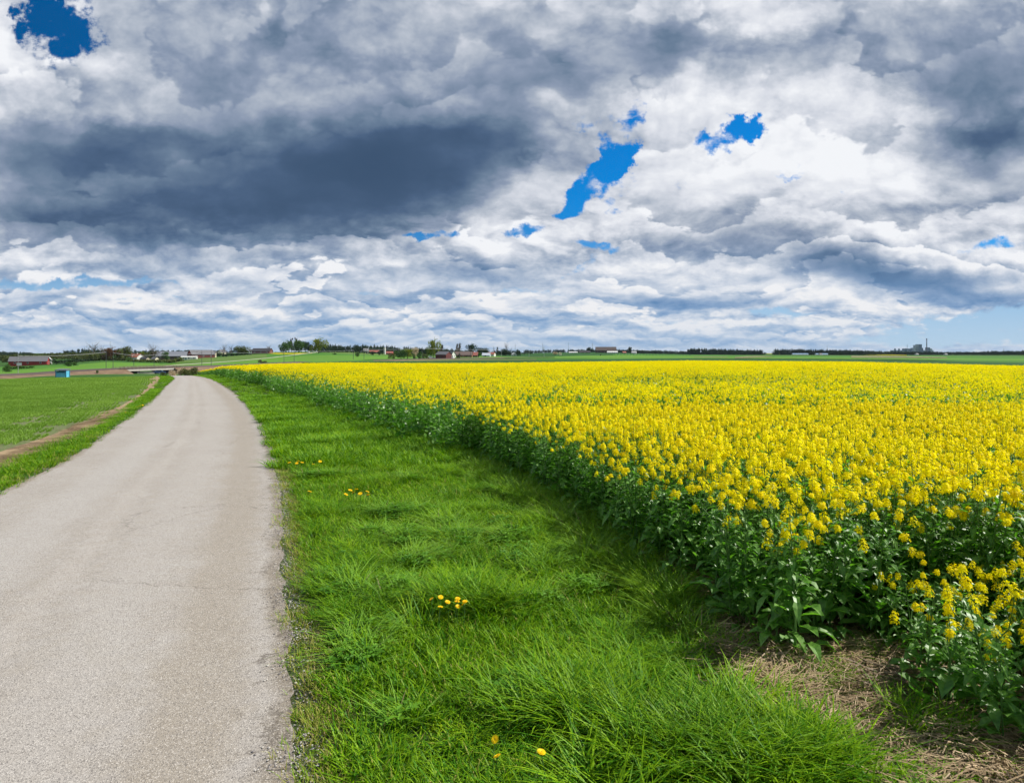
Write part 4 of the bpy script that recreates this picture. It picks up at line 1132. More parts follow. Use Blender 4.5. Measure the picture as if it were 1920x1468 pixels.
# bridge
concrete = simple('concrete', (.46, .42, .38), .85, scale=.6); dconc = simple('shaded_concrete', (.10, .10, .11), .85); wood = simple('timber', (.10, .075, .055), .8)
pa, pb = RS[b0 - 2], RS[b1 + 1]; Lb_ = float(np.hypot(*(pb - pa)[:2])); ang = math.atan2(pb[1] - pa[1], pb[0] - pa[0])
br = empty('railway_bridge', (pa[0], pa[1], pa[2]), ang); tag(br, 'low concrete railway bridge on shade-dark piers over the dipping road', 'bridge')
sl_ = (pb[2] - pa[2]) / Lb_
b = MB(); b.add([(0, -3.0, -.9), (Lb_, -3.0, -.9 + sl_ * Lb_), (Lb_, 3.0, -.9 + sl_ * Lb_), (0, 3.0, -.9), (0, -3.0, -.1), (Lb_, -3.0, -.1 + sl_ * Lb_), (Lb_, 3.0, -.1 + sl_ * Lb_), (0, 3.0, -.1)], [(0, 3, 2, 1), (4, 5, 6, 7), (0, 1, 5, 4), (1, 2, 6, 5), (2, 3, 7, 6), (3, 0, 4, 7)]); b.build('deck', concrete, br)
for sy in (-3.1, 3.1):
    b = MB(); n = 16
    for i in range(n + 1): b.box(Lb_ * i / n - .04, Lb_ * i / n + .04, sy - .04, sy + .04, sl_ * Lb_ * i / n - .1, sl_ * Lb_ * i / n + 1.0)
    for zz in (.35, .68, 1.0): b.add([(0, sy - .05, zz), (Lb_, sy - .05, zz + sl_ * Lb_), (Lb_, sy + .05, zz + .09 + sl_ * Lb_), (0, sy + .05, zz + .09)], [(0, 1, 2, 3)])
    b.build('railing', wood, br)
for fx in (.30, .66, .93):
    b = MB(); X_ = Lb_ * fx; b.box(X_ - .55, X_ + .55, -2.6, 2.6, -5.5, -.9 + sl_ * X_ - .002); b.build('pier', dconc, br)  # pier colour darkened for the shade beneath the deck
b = MB(); prof = [(Lb_ * .335, -5.5), (Lb_ * .50, -5.5), (Lb_ * .51, -4.2), (Lb_ * .55, -2.4), (Lb_ * .62, -1.2), (Lb_ * .335, -1.1)]
b.prism(prof, -2.2, -1.6); b.build('wing_wall', concrete, br)
b = MB(); b.box(-1.5, .4, -3.4, 3.4, -4.5, -.92); b.build('abutment', concrete, br)
b = MB(); b.box(Lb_ - .4, Lb_ + 1.5, -3.4, 3.4, -4.5, -.92 + sl_ * Lb_); b.build('abutment', concrete, br)


def mast(x, ytop, ybase, Y, label, arm=1, name='catenary_mast', cat='mast', mat=None, grp='railway masts'):
    X = (x - 960) / F * Y; zt = CAMZ - (ytop - HOR) / F * Y; zb = CAMZ - (ybase - HOR) / F * Y; zb = min(zb, max(float(terrain(X, Y)), zb - 3)); H = zt - zb
    t = empty(name, (X, Y, zb)); tag(t, label, cat, grp); m_ = mat or dsteel; r_ = max(.09, Y * .00032)
    b = MB(); b.tube([(0, 0, -.5), (0, 0, H)], [r_ * 1.15, r_ * .8], 6); b.build('pole', m_, t)
    if arm:
        b = MB(); b.tube([(0, 0, H * .86), (arm * 2.6, -.5, H * .90)], r_ * .5, 4); b.tube([(0, 0, H * .72), (arm * 2.4, -.5, H * .88)], r_ * .4, 4); b.build('bracket', m_, t)
        b = MB(); b.box(-r_ * 2, r_ * 2, -r_ * 2, r_ * 2, -.4, .35); b.build('footing', concrete, t)
    return (X, Y, zb, H)


ML = [
    (34, 663, 702.5, 236, 'faint mast farthest left on the railway, in front of the long red barn'), (199, 656, 693.6, 266, 'left one of the two dark masts beside the bridge'), (212, 657, 694.5, 268, 'dark mast with a footing just left of the bridge railing'),
    (251, 660, 691.5, 275, 'thin mast rising from the bridge railing'), (289, 662, 690, 285, 'thin mast near the right end of the bridge, before the cream house'),
    (378.5, 656.5, 687.2, 318, 'left one of the two dark masts at the tip of the rapeseed'), (396, 656.5, 687, 326, 'right one of the two dark masts at the tip of the rapeseed'),
    (532.5, 657, 680.2, 442, 'left mast of the pair in front of the tree group on the hill'), (551.5, 655.5, 680, 455, 'right mast of the pair in front of the tree group on the hill'),
    (662.5, 654.5, 677, 540, 'left mast of the pair on the railway below the distant woods'), (682.5, 652.5, 677.4, 552, 'right mast of the pair on the railway below the distant woods'),
    (791.5, 651, 674, 634, 'mast in front of the bushes left of the dark red barn'), (862, 652, 672.6, 668, 'mast before the rust coloured barns'), (882, 651, 672.2, 680, 'mast right of the rust coloured barns, below a round tree'),
    (940, 654, 671.2, 715, 'pale mast with a side arm left of the lone tree'), (959.5, 652.5, 671, 730, 'pale mast just right of the lone tree'), (992, 657, 670.5, 760, 'short pale mast with a leaning stay in the dark field'), (1020, 649, 670, 790, 'thin mast between the dark field and the pale bushes'),
]
MP = []
for i, (x, yt, yb, Y, lab) in enumerate(ML):
    MP.append(mast(x, yt, yb, Y, lab, 1 if i % 2 == 0 else -1, mat=steel if x > 930 or x < 40 else None))


def wire(name, a, b_, label, rad, sag=.6, grp='overhead lines along the railway'):
    m_ = MB(); a, b_ = Vector(a), Vector(b_); pts_ = [a.lerp(b_, i / 10) - Vector((0, 0, sag * 4 * (i / 10) * (1 - i / 10))) for i in range(11)]
    m_.tube(pts_, rad, 4); o = m_.build(name, wirem); tag(o, label, 'wire', grp); return o


wirem = simple('galvanised_wire', (.42, .44, .45), .5, metal=.4)
spans = [(0, 1, 'overhead wire from the leftmost mast across the red barn to the bridge masts'), (2, 4, 'overhead wire spanning the bridge'), (4, 5, 'overhead wire from the bridge to the masts at the rapeseed tip, crossing the cream gable'), (6, 7, 'overhead wire from the rapeseed tip up to the masts below the hill trees'), (8, 9, 'overhead wire passing below the distant woods'), (10, 11, 'overhead wire from the woods to the bushes by the dark red barn'), (11, 14, 'overhead wire past the rust barns to the lone tree'), (15, 17, 'overhead wire over the dark field right of the lone tree')]
for (i, j, lab) in spans:
    a, c = MP[i], MP[j]; wire('overhead_wire', (a[0], a[1], a[2] + a[3] * .9), (c[0], c[1], c[2] + c[3] * .9), lab, .03 + a[1] * .00006)

# ------------------------------------------------------------------ buildings
red = simple('falu_red', (.30, .030, .026), .8); dred = simple('weathered_red', (.13, .035, .030), .85); rust = simple('rust_wall', (.20, .085, .060), .85)
white = simple('white_render', (.74, .73, .70), .8, .06); cream = simple('cream_render', (.66, .60, .42), .8, .08); grey_roof = simple('grey_roof', (.135, .135, .145), .7); dark_roof = simple('dark_roof', (.050, .048, .052), .7)
tile_roof = simple('tile_roof', (.42, .12, .055), .8); glassm = simple('window_glass', (.03, .04, .05), .15); blueg = simple('hazy_cladding', (.22, .29, .33), .6); bluew = simple('light_blue_board', (.10, .44, .62), .6); blued = simple('blue_frame', (.03, .17, .32), .6)
brown = simple('brown_wall', (.085, .060, .048), .85); pinkr = simple('faded_red_roof', (.36, .12, .09), .8)


def building(name, label, cat, x, ybase, Y, wid, dep, eave, ridge, rot, wall, roof, nwin=4, door=None, ends=0, gable=None, grp=None, chim=0, lower=None, winm=None):
    """pitched-roof house; wid along local x (ridge), dep along y; set on the ground it stands on"""
    X, _, z = at(x, Y); t = empty(name, (X, Y, z - .15), R(rot)); tag(t, label, cat, grp)
    hw, hd = wid / 2, dep / 2
    b = MB(); b.box(-hw, hw, -hd, hd, -2.5, eave)
    for s_ in (-1, 1):
        xo = s_ * hw; xi = s_ * (hw - .25)
        b.add([(xo, -hd, eave), (xo, hd, eave), (xo, 0, ridge), (xi, -hd, eave), (xi, hd, eave), (xi, 0, ridge)], [(0, 1, 2), (5, 4, 3), (0, 2, 5, 3), (2, 1, 4, 5)], 1 if gable else 0)
    b.build('wall', [wall, gable or wall], t)
    if lower:
        for s_ in (-1, 1):
            b = MB(); b.box(min(s_ * hw, s_ * (hw + .06)), max(s_ * hw, s_ * (hw + .06)), -hd + .1, hd - .1, -2, eave * .52); b.build('plinth', lower, t)
    ov = .45; k_ = (ridge - eave) / hd; b = MB()
    for s_ in (-1, 1):
        y1 = s_ * (hd + ov); z1 = eave - k_ * ov
        b.add([(-hw - ov, 0, ridge + .16), (hw + ov, 0, ridge + .16), (hw + ov, y1, z1 + .16), (-hw - ov, y1, z1 + .16), (-hw - ov, 0, ridge + .01), (hw + ov, 0, ridge + .01), (hw + ov, y1, z1 + .01), (-hw - ov, y1, z1 + .01)], [(0, 1, 2, 3), (4, 7, 6, 5), (0, 4, 5, 1), (1, 5, 6, 2), (2, 6, 7, 3), (3, 7, 4, 0)])
    rf = b.build('roof', roof, t)
    if chim:
        b = MB(); b.box(-hw * .3 - .35, -hw * .3 + .35, -.35, .35, ridge - .5, ridge + 1.1); b.build('chimney', chim if not isinstance(chim, int) else white, rf)
    wh_ = min(1.2, eave * .4); wz = eave * .42
    def window(cx, cy, ax):
        f_ = MB(); g_ = MB(); s1 = 1 if (cx if ax == 'x' else cy) > 0 else -1
        if ax == 'y': f_.box(cx - .62, cx + .62, min(cy, cy + s1 * .08), max(cy, cy + s1 * .08), wz - .1, wz + wh_ + .1); g_.box(cx - .5, cx + .5, min(cy + s1 * .08, cy + s1 * .1), max(cy + s1 * .08, cy + s1 * .1), wz, wz + wh_)
        else: f_.box(min(cx, cx + s1 * .08), max(cx, cx + s1 * .08), cy - .62, cy + .62, wz - .1, wz + wh_ + .1); g_.box(min(cx + s1 * .08, cx + s1 * .1), max(cx + s1 * .08, cx + s1 * .1), cy - .5, cy + .5, wz, wz + wh_)
        wo_ = f_.build('window', winm or white, t); g_.build('pane', glassm, wo_)
    for i in range(nwin): window(-hw + wid * (i + .5) / nwin, -hd, 'y')
    for s_ in (-1, 1):
        for i in range(ends): window(s_ * (hw + (.06 if lower else 0)), -hd + dep * (i + .5) / ends, 'x')
    if door:
        fx, dw, dh, dm = door; b = MB(); b.box(-hw + wid * fx - dw / 2, -hw + wid * fx + dw / 2, -hd - .12, -hd - .01, 0, dh); b.build('door', dm, t)
    return t


GRP = None
building('barn', 'long red barn with grey roof left of the railway hedge', 'barn', 55, 688, 560, 27, 8, 3.6, 7.2, 20, red, grey_roof, 3, (.28, 3.6, 2.3, white), 1)
building('house', 'white gabled house with a dark window just behind the long red barn', 'house', 91, 686, 592, 6, 5, 3.6, 6.0, -60, white, white, 1, None, 1)
building('farmhouse', 'white farmhouse with orange tiled roof beside the big round tree', 'house', 259, 677, 640, 10, 7, 3.6, 6.6, -35, white, tile_roof, 3, (.5, 1, 2, dred), 1, chim=1)
building('house', 'grey-white house left of the orange tiled farmhouse', 'house', 248, 677, 655, 5.5, 6, 4.5, 6.6, -20, simple('pale_grey_render', (.5, .52, .55), .8), pinkr, 2, None, 1)
building('outbuilding', 'low tan outbuilding with dark roof right of the orange tiled farmhouse', 'shed', 272, 677, 628, 7, 5, 2.2, 3.8, -15, simple('tan_wall', (.36, .31, .22), .8), dark_roof, 1, (.7, 1.6, 1.8, brown))
building('cottage', 'small cream cottage with a dark window, half hidden by hedges near the bridge', 'house', 291, 676.5, 600, 4.6, 4.5, 2.6, 4.4, -20, cream, grey_roof, 1, None, 1)
building('barn', 'wide dark barn with grey slate roof ending in a cream gable', 'barn', 326, 671, 700, 32, 13, 3.8, 8.4, 22, brown, simple('slate_roof', (.16, .17, .20), .7), 4, None, 1, gable=cream)
building('barn', 'long barn with grey roof and bright red gable over a white base', 'barn', 377, 672, 690, 23, 12, 3.9, 8.4, 48, dred, grey_roof, 3, None, 3, gable=red, lower=white)
building('house', 'pale yellow house standing right of the red gabled barn', 'house', 400, 672, 705, 5, 6, 4.2, 6.6, 15, cream, grey_roof, 1, None, 2)
building('barn', 'low white-walled shed in front of the dark barn on the left farm', 'shed', 355, 674, 655, 14, 4.5, 2.9, 3.5, 14, white, white, 3, (.3, 1.6, 2, blueg))
building('barn', 'dark brown barn with black roof on the skyline between hedges and hill trees', 'barn', 492, 660, 800, 22, 9, 2.9, 6.2, -4, dred, dark_roof, 3, None, 1)
building('house', 'small grey-white house left of the skyline barn', 'house', 474, 659, 830, 8, 6, 2.8, 5.2, 10, white, grey_roof, 2, None, 1)
building('house', 'distant house with pale gable half hidden in trees above the yellow house', 'house', 416, 663, 900, 8, 7, 3.4, 6.6, 60, cream, grey_roof, 1, None, 1)
building('farmhouse', 'grey house with dark roof at the edge of the distant woods', 'house', 686, 658, 930, 7, 6, 3, 6.4, 30, white, grey_roof, 1, None, 1)
building('house', 'long red-roofed farm building beneath the distant woods', 'house', 701, 657, 950, 15, 6, 2.4, 4.6, -5, brown, pinkr, 3)
building('cottage', 'red cottage with small windows right of the white silo by the woods', 'house', 731, 660, 940, 9, 6, 2.8, 4.8, -8, red, pinkr, 2, None, 1)
building('barn', 'dark red wooden barn with grey roof standing by the railway', 'barn', 832, 673, 680, 13.5, 10, 4.4, 7.4, -32, dred, grey_roof, 0, (.5, 2.2, 2.6, brown), 0)
building('house', 'white house with steep grey gable behind the dark red wooden barn', 'house', 846, 668, 770, 8, 7, 3.4, 7.4, -40, white, grey_roof, 1, None, 2)
building('barn', 'long weathered brown barn right of the dark red wooden barn', 'barn', 869, 668, 790, 21, 9, 3.0, 6.8, -4, rust, simple('rusty_roof', (.16, .11, .095), .8), 3, (.7, 2.4, 2.3, brown))
building('barn', 'smaller barn with faded red roof at the right end of the brown barn', 'barn', 887, 668, 800, 12, 8, 2.6, 6.2, -10, brown, pinkr, 2)
building('house', 'white house with red roof in the middle of the village', 'house', 922, 664.6, 880, 9, 6.5, 3.2, 5.6, -20, white, pinkr, 2, None, 1)
building('greenhouse', 'pale grey hipped shed left of the red-roofed white village house', 'shed', 912, 666, 860, 10, 7, 2.2, 4.8, -8, simple('pale_metal', (.5, .53, .57), .5), simple('pale_metal_roof', (.52, .56, .62), .45), 1, (.4, 1.4, 1.8, dark_roof))
building('house', 'small white gabled house right of the lone village tree', 'house', 964, 662.5, 950, 7.5, 6, 2.2, 4.4, -75, white, white, 1, None, 1)
building('barn', 'long white greenhouse on the plain right of the pale bushes', 'shed', 1073, 660.6, 1300, 13, 5, 1.6, 2.8, 0, white, white, 3)
building('shed', 'tiny white shed at the right end of the long white greenhouse', 'shed', 1081.5, 660.6, 1310, 3, 3, 1.6, 2.6, 0, white, white, 1)
building('barn', 'low dark shed between the white greenhouse and the big dark barn', 'barn', 1096, 661, 1320, 22, 8, 1.8, 4.2, 0, brown, dark_roof, 3)
building('barn', 'huge dark barn with brown roof on the skyline of the plain', 'barn', 1136, 661.5, 1350, 41, 18, 5.6, 12.4, -3, brown, simple('brown_roof', (.075, .055, .048), .8), 6)
building('house', 'long white building in front of the right end of the huge dark barn', 'house', 1148, 661, 1300, 20, 7, 2.6, 4.4, 0, white, white, 5)
building('house', 'small white house with pale roof right of the huge dark barn', 'house', 1189, 660.6, 1330, 9, 7, 2.6, 5.2, -15, white, simple('pale_roof', (.5, .5, .5), .7), 2, None, 1)
building('house', 'tan cottage between the huge dark barn and the small white house', 'house', 1170, 661, 1330, 7, 6, 2.2, 4.0, 20, simple('tan_render', (.4, .30, .2), .8), pinkr, 1)
for (x, lab) in ((1500, 'row of low blue-white sheds under the dark woods of the plain'), (1540, 'second row of low pale sheds under the dark woods'), ):
    building('shed', lab, 'shed', x, 664, 1480, 34 if x == 1500 else 26, 8, 2.2, 3.6, 0, white, simple('pale_blue_roof', (.22, .35, .5), .6), 4)
for (x, lab) in ((1719, 'tiny white house at the foot of the woods below the power plant'), (1773, 'tiny white house at the foot of the woods right of the power plant'), (1538, 'tiny cream house at the field edge below the dark woods')):
    building('house', lab, 'house', x, 665.5, 1450, 6, 5, 2.2, 4.0, 20, white, grey_roof, 1, None, 1)
# white silo and tank
for (x, yt, yb, Y, rad, lab) in ((578.5, 649.5, 657.6, 860, 1.3, 'white silo at the foot of the hill trees'), (721.5, 650.5, 657.8, 950, 1.4, 'white silo left of the red cottage under the woods')):
    X, _, z = at(x, Y); zt = CAMZ - (yt - HOR) / F * Y; t = empty('silo', (X, Y, z)); tag(t, lab, 'silo')
    b = MB(); b.tube([(0, 0, -1), (0, 0, zt - z - 1)], rad, 14); b.build('body', white, t); b = MB(); b.tube([(0, 0, zt - z - 1), (0, 0, zt - z)], [rad * 1.05, .15], 14); b.build('roof', grey_roof, t)

# blue field shelter
X, Y, z = at(117.5, 152); z = CAMZ - (707.5 - HOR) / F * 152
sh = empty('field_shelter', (X, Y, z), R(8)); tag(sh, 'small light blue wooden shelter with dark roof at the end of the green crop', 'shelter')
b = MB(); b.box(-1.05, 1.05, -.75, -.70, .05, 1.05); b.box(-1.05, 1.05, .70, .75, .05, 1.5); b.box(-1.05, -1.0, -.69, .69, .05, 1.45); b.box(1.0, 1.05, -.69, .69, .05, 1.45); b.build('wall', bluew, sh)
b = MB()
for sx in (-1.08, 1.08):
    for sy in (-.78, .78): b.box(sx - .06, sx + .06, sy - .06, sy + .06, -.8, 1.6)
b.build('frame', blued, sh)
b = MB(); b.box(-1.0, 1.0, -.80, -.76, 1.06, 1.12); b.build('rail', blued, sh)
b = MB(); b.add([(-1.25, -1.0, 1.60), (1.25, -1.0, 1.60), (1.25, 1.0, 1.80), (-1.25, 1.0, 1.80), (-1.25, -1.0, 1.72), (1.25, -1.0, 1.72), (1.25, 1.0, 1.92), (-1.25, 1.0, 1.92)], [(0, 3, 2, 1), (4, 5, 6, 7), (0, 1, 5, 4), (1, 2, 6, 5), (2, 3, 7, 6), (3, 0, 4, 7)]); b.build('roof', simple('felt_roof', (.10, .12, .17), .8), sh)

# white van and cars
def vehicle(name, label, cat, x, Y, col, L_, H_, rz, zoff=0):
    X, _, z = at(x, Y); t = empty(name, (X, Y, z + zoff), R(rz)); tag(t, label, cat)
    pm = simple(name + '_paint', col, .35, .03); b = MB()
    if cat == 'van': prof = [(-L_ / 2, .35), (L_ / 2, .35), (L_ / 2, .95), (L_ * .42, 1.15), (L_ * .30, H_ * .95), (L_ * .2, H_), (-L_ / 2 + .1, H_), (-L_ / 2, H_ - .2)]
    else: prof = [(-L_ / 2, .35), (L_ / 2, .35), (L_ / 2, .75), (L_ * .28, .95), (L_ * .12, H_), (-L_ * .28, H_), (-L_ * .42, .95), (-L_ / 2, .85)]
    b.prism(prof, -.85, .85); b.build('body', pm, t)
    b = MB(); wz0 = 1.0 if cat != 'van' else 1.25
    b.box(-L_ * .25, L_ * .14 if cat != 'van' else L_ * .3, -.87, .87, wz0, min(wz0 + .38, H_ - .12)); b.build('window', glassm, t)
    for sx in (-.32, .32):
        for sy in (-.86, .86): b = MB(); b.tube([(L_ * sx, sy - .1, .33), (L_ * sx, sy + .1, .33)], .33, 14); b.build('wheel', simple('tyre', (.02, .02, .02), .9), t)
vehicle('van', 'white van parked against the right end of the dark red barn', 'van', 849.5, 676, (.75, .75, .74), 5.0, 2.4, 75)
vehicle('van', 'white van left of the dark red wooden barn among bushes', 'van', 807, 690, (.7, .7, .7), 5.0, 2.3, 20)
vehicle('car', 'white car beside the van among the bushes near the red barn', 'car', 814.5, 688, (.7, .7, .7), 4.2, 1.5, 0)
vehicle('car', 'dark blue car passing under the right end of the railway bridge', 'car', 299.5, 262, (.05, .09, .2), 4.3, 1.5, 25, .3)

# power plant on the horizon
PY = 5200.0
pz = float(terrain((1712 - 960) / F * PY, PY))


def zat(y, Y): return CAMZ - (y - HOR) / F * Y
def wpx(px_): return px_ / F * PY
plant = empty('power_plant', ((1712 - 960) / F * PY, PY, pz)); tag(plant, 'haze-blue power plant with tall boiler house on the horizon', 'power plant')
def pbox(name, x0, x1, yt, mat, d0=0, dep=40):
    b = MB(); b.box(wpx(x0 - 1712), wpx(x1 - 1712), d0, d0 + dep, -2, zat(yt, PY) - pz); return b.build(name, mat, plant)
steelb = simple('hazed_cladding', (.30, .37, .40), .6, scale=.02); steeld = simple('hazed_cladding_dark', (.10, .16, .23), .6, scale=.02)  # blue of the distant air mixed into both cladding colours
pbox('boiler_house', 1718.0, 1723.4, 647.0, steelb); pbox('boiler_tower', 1722.9, 1727.8, 645.6, steeld, -6, 52); pbox('turbine_hall', 1727.9, 1731.4, 652.4, steeld, 2)
pbox('turbine_hall', 1713.3, 1717.2, 652.2, steelb, 2); pbox('store', 1706.8, 1710.6, 653.6, steeld, 4); pbox('store', 1697.2, 1701.2, 653.4, steeld, 3); pbox('silo_block', 1740.6, 1744.2, 651.4, steeld, 1); pbox('store', 1744.4, 1748.8, 653.8, steelb, 6); pbox('conveyor_hall', 1703, 1752, 656.4, steelb, 10)
pbox('store', 1678.6, 1680.2, 653.6, steeld, 2, 14); pbox('store', 1686, 1687.6, 653.8, steeld, 2, 14); pbox('conveyor_hall', 1676, 1700, 656.6, steelb, 12)
b = MB()
for i in range(5): b.box(wpx(1718.3 + i * 2.0 - 1712), wpx(1719.1 + i * 2.0 - 1712), -7.2 if i > 2 else -1, -6.2 if i > 2 else -.2, 10, zat(649.5, PY) - pz)
b.build('pilaster', steeld, plant)
sk = empty('smokestack', ((1734.6 - 960) / F * PY, PY - 20, pz)); tag(sk, 'tall slender smokestack rising right of the boiler house', 'chimney')
Hs_ = zat(634.8, PY) - pz; b = MB(); b.tube([(0, 0, -2), (0, 0, Hs_ - 12)], [wpx(1.05), wpx(.75)], 14); b.build('shaft', simple('stack_concrete', (.16, .15, .18), .8, scale=.02), sk); b = MB(); b.tube([(0, 0, Hs_ - 12), (0, 0, Hs_)], [wpx(.9), wpx(.85)], 14); b.build('rim', simple('stack_rim', (.06, .05, .06), .8), sk)
def thin_mast(x, yt, Y, lab, r_=.8, top=False):
    z_ = float(terrain((x - 960) / F * Y, Y)); t = empty('mast', ((x - 960) / F * Y, Y, z_)); tag(t, lab, 'mast'); b = MB(); H_ = zat(yt, Y) - z_
    b.tube([(0, 0, -1), (0, 0, H_)], [r_, r_ * .5], 6); b.build('pole', blueg, t); b = MB(); b.tube([(-r_ * 2.5, 0, H_ * .8), (r_ * 2.5, 0, H_ * .8)], r_ * .4, 4); b.build('crossarm', blueg, t)
thin_mast(1701, 645, PY, 'slim mast left of the power plant boiler house', 1.6)
thin_mast(206.8, 640, 900, 'tall thin radio mast behind the reddish tree on the left', .35)
thin_mast(966, 644.5, 1800, 'faint pylon above the village houses', .6); thin_mast(1017.5, 642.5, 1900, 'faint pylon over the dark field right of the village', .6)
thin_mast(1066, 641.5, 2000, 'faint pylon above the white greenhouse', .6); thin_mast(1111, 642.5, 2000, 'faint pylon left of the huge dark barn', .7)
thin_mast(1551, 647, 2600, 'thin mast above the dark woods of the plain', .7); thin_mast(1882, 653, 2600, 'thin mast over the woods at the far right', .8)
thin_mast(251.5, 655, 700, 'slender white flagpole beside the orange tiled farmhouse', .16)

# ------------------------------------------------------------------ trees
TM = dict(
    olive=leafy('olive_foliage', (.050, .070, .014), (.105, .130, .026), .2, .7, .15, small=.6), green=leafy('green_foliage', (.030, .085, .014), (.075, .160, .024), .22, .7, .15, small=.6),
    dark=leafy('dark_foliage', (.012, .032, .012), (.028, .060, .020), .12, .8, .15, small=.5), lime=leafy('yellow_green_foliage', (.150, .190, .012), (.260, .280, .024), .3, .7, .15, small=.6),
    red_=leafy('copper_foliage', (.105, .045, .018), (.180, .080, .030), .2, .7, .15, small=.6), twig=leafy('bare_twigs', (.085, .065, .048), (.150, .118, .088), .1, .8, .15, small=.6),
    blossom=leafy('pale_blossom', (.42, .33, .22), (.60, .48, .36), .2, .7, .3, small=.6), bluish=leafy('far_wood_foliage', (.014, .034, .022), (.030, .056, .030), .08, .85, .02, small=.1),
    bark=simple('bark', (.09, .07, .055), .9), wblossom=leafy('white_blossom', (.6, .58, .5), (.75, .73, .66), .2, .7, .3, small=.6),
)


def crown(n, size, shape='round', seed=0, dens=1.0):
    """unit tree crown (height about 1, foliage from z .18 to 1): leaf clumps on many uneven lobes"""
    random.seed(seed); b = MB(); lob = []
    for i in range(11 if shape != 'column' else 7):
        if shape == 'round': c = Vector((random.gauss(0, .17), random.gauss(0, .17), random.uniform(.32, .80))); r_ = random.uniform(.14, .24)
        elif shape == 'column': c = Vector((random.gauss(0, .05), random.gauss(0, .05), .25 + .66 * i / 7)); r_ = .13 * (1.1 - i / 9)
        elif shape == 'dome': c = Vector((random.gauss(0, .24), random.gauss(0, .2), random.uniform(.24, .68))); r_ = random.uniform(.18, .28)
        elif shape == 'conifer': tz = random.uniform(.12, .92); c = Vector((random.gauss(0, .06), random.gauss(0, .06), tz)); r_ = .20 * (1.05 - tz) + .03
        else: c = Vector((random.gauss(0, .34), random.gauss(0, .2), random.uniform(.12, .62))); r_ = random.uniform(.18, .30)
        lob.append((c, r_))
    for i in range(n):
        c, r_ = random.choice(lob); d = Vector((random.gauss(0, 1), random.gauss(0, 1), random.gauss(0, 1))).normalized()
        p = c + d * r_ * random.uniform(.35, 1.12) ** .7
        quad(b, p, size * random.uniform(.5, 1.2), 0, .5)
    return b


def limbs(h0=.5, seed=0, twigs=0, spread=.24):
    random.seed(seed + 50); b = MB(); b.tube([(0, 0, -.03), (.005, 0, .2), (0, .005, h0)], [.028, .02, .010], 6)
    for i in range(9 + twigs):
        z0 = random.uniform(.16, h0); a = i * 2.4; r_ = random.uniform(.5, 1) * spread; z1 = z0 + random.uniform(.16, .42)
        p = [(0, 0, z0), (math.cos(a) * r_ * .5, math.sin(a) * r_ * .5, (z0 + z1) / 2 + .02), (math.cos(a) * r_, math.sin(a) * r_, z1)]
        b.tube(p, [.010, .007, .003], 4)
        for k_ in range(3 if twigs else 1):
            aa = a + random.uniform(-.9, .9); q = p[1 + (k_ % 2)]; b.tube([q, (q[0] + math.cos(aa) * .1, q[1] + math.sin(aa) * .1, q[2] + random.uniform(.06, .2))], [.005, .0015], 3)
    return b


CR = {}
for shp, n, sz in (('round', 2000, .034), ('dome', 2800, .034), ('column', 1000, .028), ('conifer', 900, .03), ('bush', 1100, .05)):
    CR[shp] = [crown(n, sz, shp, 10 * i + len(shp)) for i in range(3)]
CR['sparse'] = [crown(330, .018, 'round', 91 + i) for i in range(2)]
CM = {}
LM = [limbs(.62, i, 0).mesh('trunk', [TM['bark']]) for i in range(3)]; LMB = [limbs(.72, i, 9, .3).mesh('trunk', [TM['twig']]) for i in range(2)]


def crown_mesh(shp, i, mk):
    k_ = (shp, i, mk)
    if k_ not in CM: CM[k_] = CR[shp][i].mesh('crown', [TM[mk]])
    return CM[k_]


def tree(x, ytop, ybase, Y, wpx_, shp, mk, label, name='tree', cat='tree', grp='trees around the farms'):
    X, _, z = at(x, Y); zt = zat(ytop, Y); zb = min(z, zat(ybase, Y) + .0) if ybase else z
    H_ = max(zt - zb, 1.0); Wd = wpx_ / F * Y; nat = {'round': .62, 'dome': .85, 'column': .26, 'conifer': .42, 'bush': 1.15, 'sparse': .62}[shp]
    i = random.randrange(2)
    t = empty(name, (X, Y, zb), random.uniform(0, 6.28)); tag(t, label, cat, grp)
    sx = Wd / nat
    for nm, me_ in (('trunk', (LMB if shp == 'sparse' else LM)[i]), ('crown', crown_mesh(shp, i, mk))):
        if shp == 'bush' and nm == 'trunk': continue
        o = link(nm, me_, t); o.scale = (sx, sx, H_ * (1.0 if shp != 'bush' else 1.1))
    return t


